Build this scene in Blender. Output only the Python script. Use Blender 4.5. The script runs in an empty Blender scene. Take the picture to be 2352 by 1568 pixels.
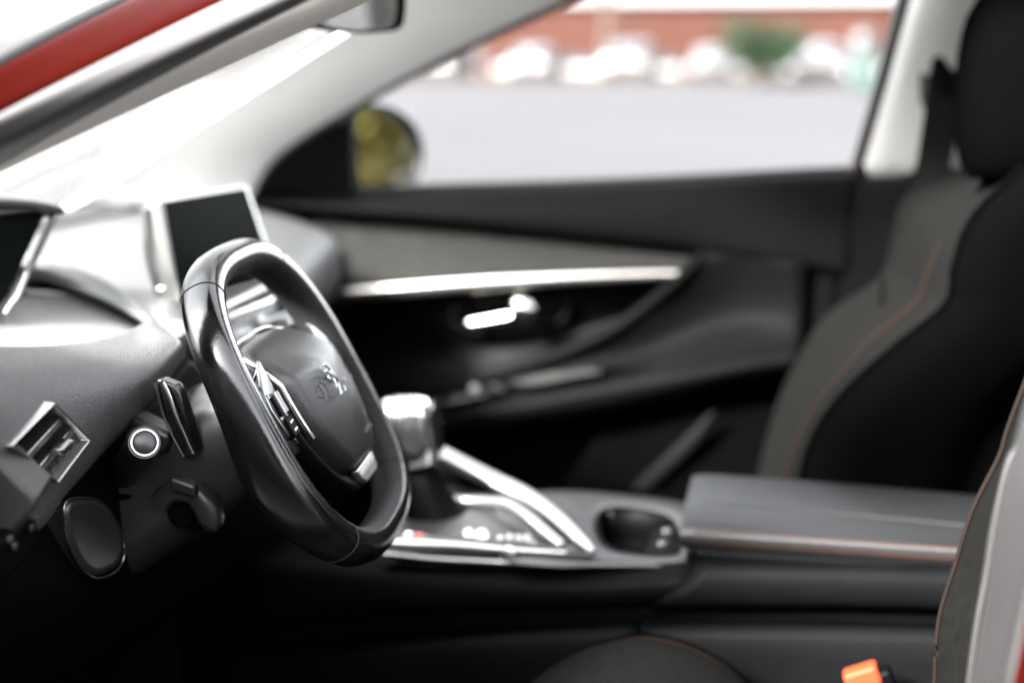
import bpy, bmesh, math, random
import numpy as np
from mathutils import Vector, Matrix
random.seed(7)
S = bpy.context.scene
COL = S.collection

# ------------------------------------------------------------------ camera
CP = np.array((0.49, -1.34, 1.27)); YAW, PIT, FPX = math.radians(11.5), math.radians(11.6), 3267.0
FW = np.array((-math.sin(YAW)*math.cos(PIT), math.cos(YAW)*math.cos(PIT), -math.sin(PIT)))
RT = np.array((math.cos(YAW), math.sin(YAW), 0.0)); UP = np.cross(RT, FW)
cam = bpy.data.objects.new('camera', bpy.data.cameras.new('camera')); COL.objects.link(cam)
cam.matrix_world = Matrix(((RT[0], UP[0], -FW[0], CP[0]), (RT[1], UP[1], -FW[1], CP[1]), (RT[2], UP[2], -FW[2], CP[2]), (0, 0, 0, 1)))
cam.data.sensor_width = 36; cam.data.lens = FPX/2352*36
cam.data.clip_start = 0.05; cam.data.clip_end = 2000
cam.data.dof.use_dof = True; cam.data.dof.focus_distance = 1.27; cam.data.dof.aperture_fstop = 1.9
S.camera = cam

# ------------------------------------------------------------------ light
SUN_EL, SUN_AZ = math.radians(35), math.radians(233)     # direction the light comes from (azimuth from +X towards +Y)
world = bpy.data.worlds.new('World'); S.world = world; world.use_nodes = True
nt = world.node_tree; bg = nt.nodes['Background']
sky = nt.nodes.new('ShaderNodeTexSky'); sky.sky_type = 'NISHITA'; sky.sun_disc = False
sky.sun_elevation = SUN_EL; sky.sun_rotation = math.radians(90) - SUN_AZ
sky.dust_density = 4.0; sky.air_density = 1.0; sky.ozone_density = 1.0
hs = nt.nodes.new('ShaderNodeHueSaturation'); hs.inputs['Saturation'].default_value = 0.12
nt.links.new(sky.outputs[0], hs.inputs['Color']); nt.links.new(hs.outputs[0], bg.inputs[0])
bg.inputs[1].default_value = 0.15
sun = bpy.data.objects.new('sun', bpy.data.lights.new('sun', 'SUN')); COL.objects.link(sun)
sun.data.energy = 5.0; sun.data.angle = math.radians(12); sun.data.color = (1.0, 0.965, 0.92)
sd = Vector((math.cos(SUN_EL)*math.cos(SUN_AZ), math.cos(SUN_EL)*math.sin(SUN_AZ), math.sin(SUN_EL)))
sun.rotation_euler = sd.to_track_quat('Z', 'Y').to_euler()
S.view_settings.view_transform = 'Standard'; S.view_settings.look = 'None'
S.view_settings.gamma = 1.0; S.view_settings.exposure = 3.95
S.render.engine = 'CYCLES'; S.cycles.transparent_max_bounces = 16; S.cycles.max_bounces = 10
S.render.resolution_x = 1024; S.render.resolution_y = 682

# ------------------------------------------------------------------ helpers
def P(u, v, Y=None, X=None, Z=None, D=None):
    d = FW + RT*((u-1176)/FPX) - UP*((v-784)/FPX)
    if D is not None: t = D
    elif Y is not None: t = (Y-CP[1])/d[1]
    elif X is not None: t = (X-CP[0])/d[0]
    else: t = (Z-CP[2])/d[2]
    return CP + d*t
def PL(pts, Y=None, X=None, Z=None):
    return [P(*p[:2], Y=Y, X=X, Z=Z) for p in pts]
def V3(*a): return np.array(a, float)
def nrm(a): return a/max(1e-9, np.linalg.norm(a))

def cr(pts, n=6, closed=False):
    p = [np.asarray(q, float) for q in pts]; m = len(p); out = []
    if m == 2 and not closed: return [p[0]+(p[1]-p[0])*i/n for i in range(n+1)]
    segs = m if closed else m-1
    for i in range(segs):
        if closed: a, b, c, d = p[i-1], p[i], p[(i+1) % m], p[(i+2) % m]
        else:
            b, c = p[i], p[i+1]; a = p[i-1] if i else 2*b-c; d = p[i+2] if i+2 < m else 2*c-b
        for k in range(n):
            t = k/n
            out.append(.5*((2*b)+(c-a)*t+(2*a-5*b+4*c-d)*t*t+(3*b-a-3*c+d)*t**3))
    if not closed: out.append(p[-1])
    return out

ROOT = {}
def base_of(parent): return ROOT.get(parent.name, V3(0, 0, 0)) if parent else V3(0, 0, 0)
def mesh(name, verts, faces, mat, parent=None, smooth=True, bev=0, segs=2, solid=0, sub=0, kind=None, auto=None):
    off = base_of(parent)
    me = bpy.data.meshes.new(name); me.from_pydata([tuple(np.asarray(v)-off) for v in verts], [], faces)
    bm = bmesh.new(); bm.from_mesh(me)
    bmesh.ops.remove_doubles(bm, verts=bm.verts, dist=1e-6)
    bmesh.ops.recalc_face_normals(bm, faces=bm.faces); bm.to_mesh(me); bm.free()
    me.materials.append(MAT[mat])
    if smooth:
        for p in me.polygons: p.use_smooth = True
    o = bpy.data.objects.new(name, me); COL.objects.link(o)
    if parent: o.parent = parent; ROOT[o.name] = off
    if solid:
        m = o.modifiers.new('s', 'SOLIDIFY'); m.thickness = solid; m.offset = 0
    if bev:
        m = o.modifiers.new('b', 'BEVEL'); m.width = bev; m.segments = segs; m.limit_method = 'ANGLE'; m.angle_limit = math.radians(40)
        m.harden_normals = False
    if sub:
        m = o.modifiers.new('u', 'SUBSURF'); m.levels = sub; m.render_levels = sub
    if auto: me.set_sharp_from_angle(angle=math.radians(auto))
    if kind: o['kind'] = kind
    return o
def thing(name, loc, label, cat, group=None):
    o = bpy.data.objects.new(name, None); COL.objects.link(o); o.location = tuple(loc); o.empty_display_size = .05
    o['label'] = label; o['category'] = cat
    if group: o['group'] = group
    ROOT[o.name] = np.asarray(loc, float); return o
def grid_faces(nr, nc, cr_=False, cc=False):
    f = []
    for i in range(nr if cr_ else nr-1):
        for j in range(nc if cc else nc-1):
            a, b = i*nc+j, i*nc+(j+1) % nc; c, d = ((i+1) % nr)*nc+(j+1) % nc, ((i+1) % nr)*nc+j
            f.append((a, b, c, d))
    return f
def patch(name, rows, mat, parent, n=6, m=5, solid=.004, **k):
    R = [cr(r, n) for r in rows]; cols = [cr([r[j] for r in R], m) for j in range(len(R[0]))]
    nr, nc = len(cols[0]), len(cols)
    vs = [cols[j][i] for i in range(nr) for j in range(nc)]
    return mesh(name, vs, grid_faces(nr, nc), mat, parent, solid=solid, **k)
def sweep(name, path, mat, parent, ra=.01, rb=None, up=(0, 0, 1), n=6, ns=14, closed=False, scale=None, caps=True, pw=2.0, **k):
    """tube of superelliptic section; ra across (up x tangent), rb along up; scale: per control point factor"""
    rb = ra if rb is None else rb
    p = cr(path, n, closed) if n > 1 else [np.asarray(q, float) for q in path]
    m = len(p)
    if scale is None: sc = [1.0]*m
    else: sc = [float(x[0]) for x in cr([V3(s, 0, 0) for s in scale], n, closed)]
    vs = []
    for i in range(m):
        t = nrm(p[(i+1) % m]-p[i-1]) if closed else nrm(p[min(i+1, m-1)]-p[max(i-1, 0)])
        u0 = np.asarray(up(i/m) if callable(up) else up, float); s = nrm(np.cross(t, u0)); w = np.cross(s, t)
        for j in range(ns):
            a = 2*math.pi*j/ns; ca, sa = math.cos(a), math.sin(a)
            ca = math.copysign(abs(ca)**(2/pw), ca); sa = math.copysign(abs(sa)**(2/pw), sa)
            vs.append(p[i]+s*ca*ra*sc[i]+w*sa*rb*sc[i])
    f = grid_faces(m, ns, closed, True)
    if caps and not closed:
        f.append(tuple(range(ns))); f.append(tuple(range((m-1)*ns, m*ns)))
    return mesh(name, vs, f, mat, parent, auto=50 if caps else None, **k)
def prism(name, outline, vec, mat, parent, bev=.003, segs=3, smooth=True, **k):
    vec = np.asarray(vec, float); n = len(outline)
    vs = [np.asarray(q, float) for q in outline]+[np.asarray(q, float)+vec for q in outline]
    f = [tuple(range(n)), tuple(range(2*n-1, n-1, -1))]+[(i, (i+1) % n, (i+1) % n+n, i+n) for i in range(n)]
    return mesh(name, vs, f, mat, parent, bev=bev, segs=segs, smooth=smooth, auto=35, **k)
def rbox(name, c, sx, sy, sz, mat, parent, bev=.01, segs=4, ax=None, **k):
    c = np.asarray(c, float); A = ax if ax is not None else (V3(1, 0, 0), V3(0, 1, 0), V3(0, 0, 1))
    o = [c+A[0]*sx*i/2+A[1]*sy*j/2-A[2]*sz/2 for i, j in ((-1, -1), (1, -1), (1, 1), (-1, 1))]
    return prism(name, o, A[2]*sz, mat, parent, bev=min(bev, .49*min(sx, sy, sz)), segs=segs, **k)
def lathe(name, c, axis, prof, mat, parent, ns=32, **k):
    axis = nrm(np.asarray(axis, float)); a = nrm(np.cross(axis, V3(.3, .2, .9))); b = np.cross(axis, a); c = np.asarray(c, float)
    vs = [c+axis*h+(a*math.cos(2*math.pi*j/ns)+b*math.sin(2*math.pi*j/ns))*r for r, h in prof for j in range(ns)]
    return mesh(name, vs, grid_faces(len(prof), ns, False, True), mat, parent, auto=40, **k)
def text(name, s, c, ax, ay, size, mat, parent, depth=.0006, **k):
    cu = bpy.data.curves.new(name, 'FONT'); cu.body = s; cu.size = size; cu.extrude = depth; cu.align_x = 'CENTER'; cu.align_y = 'CENTER'
    t = bpy.data.objects.new(name, cu); COL.objects.link(t)
    dg = bpy.context.evaluated_depsgraph_get(); me = bpy.data.meshes.new_from_object(t.evaluated_get(dg))
    vs = [np.asarray(c)+np.asarray(ax)*v.co.x+np.asarray(ay)*v.co.y+np.cross(ax, ay)*v.co.z for v in me.vertices]
    fs = [tuple(p.vertices) for p in me.polygons]
    bpy.data.objects.remove(t); bpy.data.meshes.remove(me)
    return mesh(name, vs, fs, mat, parent, smooth=False, **k)
def fill_outline(pts, n=5): return cr(pts, n, True)

# ------------------------------------------------------------------ materials
MAT = {}
def material(name, col, rough=.5, metal=0, bump=None, var=None, coat=0, spec=.5, emit=None, rvar=0, sheen=0):
    m = bpy.data.materials.new(name); m.use_nodes = True; N = m.node_tree.nodes; L = m.node_tree.links; b = N['Principled BSDF']
    b.inputs['Base Color'].default_value = (*col, 1); b.inputs['Roughness'].default_value = rough; b.inputs['Metallic'].default_value = metal
    b.inputs['Specular IOR Level'].default_value = spec; b.inputs['Coat Weight'].default_value = coat; b.inputs['Coat Roughness'].default_value = .04
    if sheen: b.inputs['Sheen Weight'].default_value = sheen; b.inputs['Sheen Roughness'].default_value = .5
    tc = N.new('ShaderNodeTexCoord')
    if var:                                     # (scale, amount): colour variation
        nz = N.new('ShaderNodeTexNoise'); nz.inputs['Scale'].default_value = var[0]; nz.inputs['Detail'].default_value = 5
        mp = N.new('ShaderNodeMapRange'); mp.inputs[1].default_value = .3; mp.inputs[2].default_value = .7; mp.inputs[3].default_value = 1-var[1]; mp.inputs[4].default_value = 1+var[1]
        mx = N.new('ShaderNodeMix'); mx.data_type = 'RGBA'; mx.blend_type = 'MULTIPLY'; mx.inputs[0].default_value = 1; mx.inputs[6].default_value = (*col, 1)
        L.new(tc.outputs['Object'], nz.inputs['Vector']); L.new(nz.outputs[0], mp.inputs[0]); L.new(mp.outputs[0], mx.inputs[7]); L.new(mx.outputs[2], b.inputs['Base Color'])
    if rvar:
        nz = N.new('ShaderNodeTexNoise'); nz.inputs['Scale'].default_value = 18; nz.inputs['Detail'].default_value = 6
        mp = N.new('ShaderNodeMapRange'); mp.inputs[1].default_value = .3; mp.inputs[2].default_value = .7; mp.inputs[3].default_value = rough-rvar; mp.inputs[4].default_value = rough+rvar
        L.new(tc.outputs['Object'], nz.inputs['Vector']); L.new(nz.outputs[0], mp.inputs[0]); L.new(mp.outputs[0], b.inputs['Roughness'])
    if bump:                                    # (kind, scale, strength, distance)
        kd, sc, st, di = bump
        if kd == 'leather':
            wz = N.new('ShaderNodeTexNoise'); wz.inputs['Scale'].default_value = sc*.35; L.new(tc.outputs['Object'], wz.inputs['Vector'])
            am = N.new('ShaderNodeVectorMath'); am.operation = 'MULTIPLY_ADD'; L.new(wz.outputs['Color'], am.inputs[0]); am.inputs[1].default_value = (1.2/sc,)*3; L.new(tc.outputs['Object'], am.inputs[2])
            t = N.new('ShaderNodeTexVoronoi'); t.feature = 'DISTANCE_TO_EDGE'; t.inputs['Scale'].default_value = sc; L.new(am.outputs[0], t.inputs['Vector'])
            mp = N.new('ShaderNodeMapRange'); mp.inputs[1].default_value = 0; mp.inputs[2].default_value = .25; L.new(t.outputs['Distance'], mp.inputs[0]); out = mp.outputs[0]
        elif kd == 'wrinkle':
            mq = N.new('ShaderNodeMapping'); mq.inputs['Scale'].default_value = (1, 2.6, 1); L.new(tc.outputs['Object'], mq.inputs['Vector'])
            wz = N.new('ShaderNodeTexNoise'); wz.inputs['Scale'].default_value = sc*.3; L.new(mq.outputs[0], wz.inputs['Vector'])
            am = N.new('ShaderNodeVectorMath'); am.operation = 'MULTIPLY_ADD'; L.new(wz.outputs['Color'], am.inputs[0]); am.inputs[1].default_value = (1.6/sc,)*3; L.new(mq.outputs[0], am.inputs[2])
            t = N.new('ShaderNodeTexVoronoi'); t.feature = 'DISTANCE_TO_EDGE'; t.inputs['Scale'].default_value = sc; L.new(am.outputs[0], t.inputs['Vector'])
            mp = N.new('ShaderNodeMapRange'); mp.inputs[1].default_value = 0; mp.inputs[2].default_value = .3; L.new(t.outputs['Distance'], mp.inputs[0]); out = mp.outputs[0]
        elif kd == 'wave':
            t = N.new('ShaderNodeTexWave'); t.inputs['Scale'].default_value = sc; t.inputs['Distortion'].default_value = 3; t.inputs['Detail'].default_value = 3; L.new(tc.outputs['Object'], t.inputs['Vector']); out = t.outputs['Fac']
        else:
            t = N.new('ShaderNodeTexNoise'); t.inputs['Scale'].default_value = sc; t.inputs['Detail'].default_value = 6; L.new(tc.outputs['Object'], t.inputs['Vector']); out = t.outputs[0]
        bp = N.new('ShaderNodeBump'); bp.inputs['Strength'].default_value = st; bp.inputs['Distance'].default_value = di
        L.new(out, bp.inputs['Height']); L.new(bp.outputs[0], b.inputs['Normal'])
    if emit: b.inputs['Emission Color'].default_value = (*emit[:3], 1); b.inputs['Emission Strength'].default_value = emit[3]
    MAT[name] = m; return m
def glass(name, tint=(1, 1, 1), dust=0.0, refl=1.0):
    m = bpy.data.materials.new(name); m.use_nodes = True; N = m.node_tree.nodes; L = m.node_tree.links; N.remove(N['Principled BSDF']); out = N['Material Output']
    tr = N.new('ShaderNodeBsdfTransparent'); tr.inputs[0].default_value = (*tint, 1); gl = N.new('ShaderNodeBsdfGlossy'); gl.inputs['Roughness'].default_value = .01
    fr = N.new('ShaderNodeFresnel'); fr.inputs[0].default_value = 1.5; mx = N.new('ShaderNodeMixShader')
    ml = N.new('ShaderNodeMath'); ml.operation = 'MULTIPLY'; ml.inputs[1].default_value = refl; L.new(fr.outputs[0], ml.inputs[0])
    L.new(ml.outputs[0], mx.inputs[0]); L.new(tr.outputs[0], mx.inputs[1]); L.new(gl.outputs[0], mx.inputs[2]); last = mx.outputs[0]
    if dust:
        tl = N.new('ShaderNodeBsdfTranslucent'); tl.inputs[0].default_value = (.9, .9, .9, 1); m2 = N.new('ShaderNodeMixShader'); m2.inputs[0].default_value = dust
        L.new(last, m2.inputs[1]); L.new(tl.outputs[0], m2.inputs[2]); last = m2.outputs[0]
    L.new(last, out.inputs['Surface']); MAT[name] = m
material('dash_leather', (0.036, 0.036, 0.0372), .45, bump=('leather', 430, .6, .0009), var=(30, .12))
material('dash_top', (0.03, 0.0306, 0.0312), .5, bump=('leather', 420, .35, .0004))
material('shelf', (.065, .065, .065), .45, bump=('noise', 900, .12, .0003))
material('soft_black', (.0008, .0009, .001), .5, bump=('noise', 700, .18, .0004), rvar=.06, spec=0.03)
material('hard_black', (.0007, .0008, .0009), .45, bump=('noise', 1200, .15, .0002), rvar=.06, spec=0.03)
material('gloss_black', (.006, .006, .007), .08, coat=.3)
material('rim_leather', (.0025, .0025, .0028), .14, bump=('noise', 620, .16, .0008), rvar=.05, spec=.7)
material('pad_leather', (.008, .008, .0085), .38, bump=('wrinkle', 260, .2, .0006))
material('shroud_plastic', (.013, .0135, .014), .36, bump=('noise', 1300, .12, .0002), rvar=.04)
material('end_plastic', (0.0176, 0.0156, 0.01504), .5, spec=.3)
material('lever_plastic', (.011, .011, .0118), .36, bump=('noise', 1500, .1, .0002))
material('chrome', (.78, .78, .77), .16, 1.0)
material('satin', (.45, .45, .445), .33, 1.0, bump=('noise', 900, .05, .0002))
material('strip_metal', (0.336, 0.32, 0.308), .3, 1.0)
material('satin_dark', (.22, .22, .22), .3, 1.0)
material('screen', (.004, .005, .005), .15, spec=0.015)
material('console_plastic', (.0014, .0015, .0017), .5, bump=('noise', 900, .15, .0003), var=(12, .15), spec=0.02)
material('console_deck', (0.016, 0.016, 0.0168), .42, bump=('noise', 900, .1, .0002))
material('armrest_leather', (0.004284, 0.004522, 0.0049028), .45, spec=.3, bump=('leather', 350, .3, .0004))
material('carpet', (.004, .004, .004), .95, bump=('noise', 500, 1.0, .002), spec=.05)
material('door_fabric', (0.016, 0.016, 0.0152), .8, bump=('wave', 240, .5, .0008), var=(60, .2), spec=0.03)
material('door_soft', (0.00187, 0.00198, 0.00198), .55, bump=('noise', 600, .2, .0004), spec=0.015)
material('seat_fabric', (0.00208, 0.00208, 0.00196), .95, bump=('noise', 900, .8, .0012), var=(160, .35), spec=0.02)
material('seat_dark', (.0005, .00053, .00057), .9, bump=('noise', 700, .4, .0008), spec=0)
material('thread_bright', (.035, .013, .006), .8, spec=.03)
material('thread_orange', (.009, .0042, .0026), .8, spec=0.03)
material('thread_brown', (.004, .0028, .0021), .8, spec=0.03)
material('trim_light', (.90, .91, .90), .6, bump=('noise', 500, .1, .0003))
material('trim_cream', (.62, .58, .53), .65, bump=('noise', 400, .15, .0004))
material('headliner', (.62, .61, .58), .9, bump=('noise', 600, .4, .0008))
material('red_paint', (.0095, .0005, .00018), .45, var=(2, .06), spec=.012)
material('rubber', (.006, .006, .006), .6, spec=.2)
material('seal_grey', (.028, .0265, .027), .5, bump=('noise', 300, .08, .0004))
material('pillar_grey', (0.00576, 0.00552, 0.005616), .5, bump=('noise', 700, .2, .0004))
material('mirror', (.55, .56, .55), .01, 1.0)
material('buckle_red', (.16, .017, .004), .6, spec=.15)
material('red_led', (.5, .03, .02), .4)
material('white_mark', (.8, .8, .8), .5)
material('belt', (0.0036, 0.0036, 0.0036), .8, bump=('wave', 700, .5, .0005), spec=0.02)
material('brick', (0.02176, 0.00918, 0.006664), .9, var=(.5, .12), bump=('noise', 8, .4, .01), spec=0.05)
material('white_car', (0.01584, 0.016368, 0.017248), .35, coat=.2)
material('dark_car', (.004, .004, .0045), .25, coat=.3)
material('trim_grey', (0.27, 0.27, 0.258), .6, bump=('noise', 500, .1, .0003))
material('car_glass', (.02, .025, .03), .05)
material('concrete', (0.0272, 0.0272, 0.0288), .9, var=(.09, .12), bump=('noise', 6, .3, .01), spec=0.02)
material('pavement', (0.0336, 0.0272, 0.024), .9, var=(.4, .08), bump=('noise', 9, .3, .01), spec=0.02)
material('teal', (0.0006, 0.01, 0.008), .5)
material('bin_grey', (0.0096, 0.01088, 0.01152), .5)
material('white_wall', (.12, .12, .12), .7, spec=0.1)
material('window_dark', (.02, .025, .03), .1)
material('bark', (.16, .11, .08), .9, bump=('noise', 12, .8, .02))
material('bark_pale', (0.04, 0.03, 0.0248), .9, bump=('noise', 12, .8, .02), spec=0.05)
material('leaf_dark', (0.0072, 0.0144, 0.006), .6, var=(.8, .4), spec=0.1)
material('leaf_olive', (0.02816, 0.02432, 0.00384), .6, var=(.8, .35), spec=0.1)
glass('windshield_glass', (.97, .985, .98), dust=.02, refl=.7)
glass('window_glass', (.97, .975, .98), dust=.002, refl=.35)

glass('privacy_glass', (.12, .125, .13), refl=.5)
def struct(o): o['kind'] = 'structure'; return o
# ------------------------------------------------------------------ ground and far setting
g = 700
struct(mesh('ground', [V3(-g, -g, 0), V3(g, -g, 0), V3(g, g, 0), V3(-g, g, 0)], [(0, 1, 2, 3)], 'concrete', smooth=False))
BY = 64.0
x0, x1 = P(1130, 100, Y=BY)[0], P(2700, 100, Y=BY)[0]
pv = 53
struct(prism('pavement', [V3(x0-30, pv, 0.0), V3(x1+30, pv, 0.0), V3(x1+30, BY+8, 0.0), V3(x0-30, BY+8, 0.0)], (0, 0, .13), 'pavement', None, bev=.02, smooth=False))
# brick building
bb = thing('brick_building', (0.5*(x0+x1), BY, .13), 'long low red brick building with dark windows behind the white cars', 'building')
bz = P(1500, 6, Y=BY)[2]
prism('wall', [V3(x0-.5, BY, .13), V3(x1+25, BY, .13), V3(x1+25, BY+9, .13), V3(x0-.5, BY+9, .13)], (0, 0, bz-.13), 'brick', bb, bev=0, smooth=False)
prism('roof', [V3(x0-.8, BY-.4, bz+.004), V3(x1+25.3, BY-.4, bz+.004), V3(x1+25.3, BY+9.4, bz+.004), V3(x0-.8, BY+9.4, bz+.004)], (0, 0, .12), 'white_wall', bb, bev=.02, smooth=False)
wx = x0+.2
while wx < x1+20:
    w_ = prism('window', [V3(wx, BY-.05, .5), V3(wx+2.3, BY-.05, .5), V3(wx+2.3, BY+.05, .5), V3(wx, BY+.05, .5)], (0, 0, .42), 'window_dark', bb, bev=0, smooth=False)
    prism('window_sill', [V3(wx-.1, BY-.2, .2), V3(wx+2.4, BY-.2, .2), V3(wx+2.4, BY-.06, .2), V3(wx-.1, BY-.06, .2)], (0, 0, .3), 'white_wall', w_, bev=.01, smooth=False)
    wx += 3.05
for px in (1420, 1745, 2010):
    q = P(px, 100, Y=BY)[0]
    prism('pilaster', [V3(q-.25, BY-.12, .13), V3(q+.25, BY-.12, .13), V3(q+.25, BY-.003, .13), V3(q-.25, BY-.003, .13)], (0, 0, bz-.14), 'brick', bb, bev=0, smooth=False)

rb_ = thing('brick_house', (0, -11, 0), 'brown brick house across the lane, seen only in reflections', 'building')
prism('wall', [V3(-16, -11, 0), V3(14, -11, 0), V3(14, -18, 0), V3(-16, -18, 0)], (0, 0, 5.6), 'brick', rb_, bev=0, smooth=False)
prism('roof', [V3(-16.4, -10.6, 5.604), V3(14.4, -10.6, 5.604), V3(14.4, -18.4, 5.604), V3(-16.4, -18.4, 5.604)], (0, 0, .3), 'window_dark', rb_, bev=0, smooth=False)
for i in range(7):
    for z in (1.0, 3.9):
        wn_ = prism('window', [V3(-13.5+4*i, -10.95, z), V3(-12+4*i, -10.95, z), V3(-12+4*i, -11.1, z), V3(-13.5+4*i, -11.1, z)], (0, 0, 1.5), 'window_dark', rb_, bev=0, smooth=False)
        prism('sill', [V3(-13.6+4*i, -10.85, z-.12), V3(-11.9+4*i, -10.85, z-.12), V3(-11.9+4*i, -10.99, z-.12), V3(-13.6+4*i, -10.99, z-.12)], (0, 0, .11), 'white_wall', wn_, bev=0, smooth=False)

def parked_car(u, Y, label, w=1.8, h=1.48, van=False, paint='white_car', at=None):
    c = P(u, 150, Y=Y) if at is None else V3(*at); c[2] = 0; r = thing('parked_car', c, label, 'car', 'white cars parked before the brick building' if at is None else None)
    prof = [(-.0, .32), (.0, .62), (.06, .82), (.75, .95), (1.35, h-.06), (1.9, h), (3.2, h-.02), (4.0, 1.0), (4.25, .9), (4.3, .35)]
    if van: prof = [(0, .32), (0, .8), (.1, 1.0), (.5, 1.15), (1.0, h-.08), (1.4, h), (3.9, h), (4.3, 1.0), (4.35, .9), (4.35, .35)]
    nw = 7; vs = []
    for (y, z) in prof:
        for j in range(nw):
            s = -1+2*j/(nw-1); tp = 1-.16*max(0, (z-.85))/.6
            vs.append(c+V3(s*w/2*tp, y, z-.05*s*s*(z > .5)))
    f = grid_faces(len(prof), nw); L = len(prof)
    f.append(tuple(i*nw for i in range(L))); f.append(tuple(i*nw+nw-1 for i in range(L-1, -1, -1))); f.append(tuple(range(nw))+tuple((L-1)*nw+j for j in range(nw-1, -1, -1)))
    mesh('body', vs, f, paint, r, bev=.04)
    a, b = prof[3], prof[4]
    mesh('windscreen', [c+V3(s*w/2*k, y-.02, z+.02) for (s, k, y, z) in ((-1, .82, a[0]+.08, a[1]+.06), (1, .82, a[0]+.08, a[1]+.06), (1, .72, b[0]-.06, b[1]-.05), (-1, .72, b[0]-.06, b[1]-.05))], [(0, 1, 2, 3)], 'car_glass', r, solid=.02)
    for s in (-1, 1):
        prism('headlight', [c+V3(s*w*q, -.015, z) for q, z in ((.28, .66), (.46, .70), (.47, .80), (.32, .76))], (0, .08, 0), 'chrome', r, bev=.01)
        for y in (.8, 3.4):
            lathe('wheel', c+V3(s*(w/2-.12), y, .31), (s, 0, 0), [(0, .1), (.2, .1), (.29, .12), (.31, .06), (.31, -.08), (0, -.08)], 'rubber', r)
    prism('grille', [c+V3(q*w, -.02, z) for q, z in ((-.25, .45), (.25, .45), (.22, .6), (-.22, .6))], (0, .06, 0), 'rubber', r, bev=.01)
    return r
nc = parked_car(0, 0, 'dark grey car added out of view alongside to darken reflections', w=1.8, h=1.55, paint='dark_car', at=(2.6, -3.3, 0)); nc.rotation_euler = (0, 0, math.radians(90))  # unseen car added to block low sky and darken the lower rim reflections
parked_car(985, 54.5, 'white parked car beside the right windscreen pillar trim', w=1.9, h=1.42)
parked_car(1212, 54.5, 'white parked car left of the pale tree trunk', w=1.6, h=1.4)
parked_car(1436, 54.5, 'white parked van right beside the pale tree trunk', w=1.8, h=1.55, van=True)
parked_car(1625, 54.5, 'small white parked car left of the green shrub', w=1.35, h=1.35)
parked_car(1880, 54.5, 'white parked van between the green shrub and the teal bin', w=1.85, h=1.55, van=True)

def leaves(name, c, rad, n, size, mat, parent, clumps=26):
    rng = np.random.default_rng(int(abs(c[0]*31+c[1]*7))+n); vs = []; fs = []
    cl = []
    for _ in range(clumps):
        d = nrm(rng.normal(size=3)); cl.append(V3(*c)+d*np.asarray(rad)*rng.uniform(.3, .85))
    for i in range(n):
        q = cl[rng.integers(clumps)]+rng.normal(size=3)*np.asarray(rad)*.2
        a = nrm(rng.normal(size=3)); b = nrm(np.cross(a, rng.normal(size=3))); s = size*rng.uniform(.6, 1.3); k = len(vs)
        vs += [q-a*s, q+b*s*.5, q+a*s, q-b*s*.5]; fs.append((k, k+1, k+2, k+3))
    me = bpy.data.meshes.new(name); off = base_of(parent); me.from_pydata([tuple(v-off) for v in vs], [], fs); me.materials.append(MAT[mat])
    o = bpy.data.objects.new(name, me); COL.objects.link(o); o.parent = parent; return o
def tree(name, c, h, rad, label, leaf, bark, n=5000, lean=(0, 0), group=None, size=.09):
    c = np.asarray(c, float); r = thing(name, c, label, 'tree', group)
    top = c+V3(lean[0], lean[1], h)
    tr = sweep('trunk', [c, c+V3(lean[0]*.3, lean[1]*.3, h*.4), top], bark, r, ra=.04*h, scale=[1.1, .8, .3], ns=9, n=5)
    for k in range(5):
        a = k*1.3; s = c+V3(lean[0]*.4, lean[1]*.4, h*(.4+.08*k)); e = s+V3(math.cos(a)*rad[0]*.7, math.sin(a)*rad[1]*.7, rad[2]*.6)
        sweep('limb', [s, (s+e)/2+V3(0, 0, .1), e], bark, tr, ra=.014*h, scale=[1, .7, .3], ns=6, n=4)
    leaves('crown', top+V3(0, 0, rad[2]*.1), rad, n, size, leaf, r)
c = P(1750, 150, Y=52); c[2] = 0
tree('green_shrub', c, 1.3, (1.75, 1.3, 1.15), 'dense dark green shrub growing before the brick building', 'leaf_dark', 'bark', n=7000)
c = P(1385, 150, Y=58); c[2] = .13
tree('street_tree', c, 4.6, (1.7, 1.7, 1.1), 'bare pale tree trunk standing before the brick building', 'leaf_olive', 'bark_pale', n=1800, lean=(.4, 0))
tree('roadside_tree', (24, 9.5, 0), 3.6, (2.6, 2.6, 2.2), 'tall olive green roadside tree reflected in the door mirror', 'leaf_olive', 'bark', n=9000, size=.14)
tree('roadside_tree', (30, 16.5, 0), 4.0, (2.6, 2.6, 2.3), 'dark green roadside tree reflected beside the olive one', 'leaf_dark', 'bark', n=5000)
# teal recycling bin
c = P(1982, 150, Y=44); c[2] = 0
tb = thing('recycling_bin', c, 'tall teal recycling bin with grey domed lid near the brick building', 'bin')
rbox('body', c+V3(0, 0, .6), .82, .8, 1.15, 'teal', tb, bev=.05)
lathe('lid', c+V3(0, 0, 1.18), (0, 0, 1), [(.4, 0), (.41, .3), (.36, .52), (.2, .64), (0.001, .68)], 'bin_grey', tb)
rbox('slot', c+V3(0, -.4, 1.42), .3, .05, .14, 'rubber', tb, bev=.01)

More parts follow.
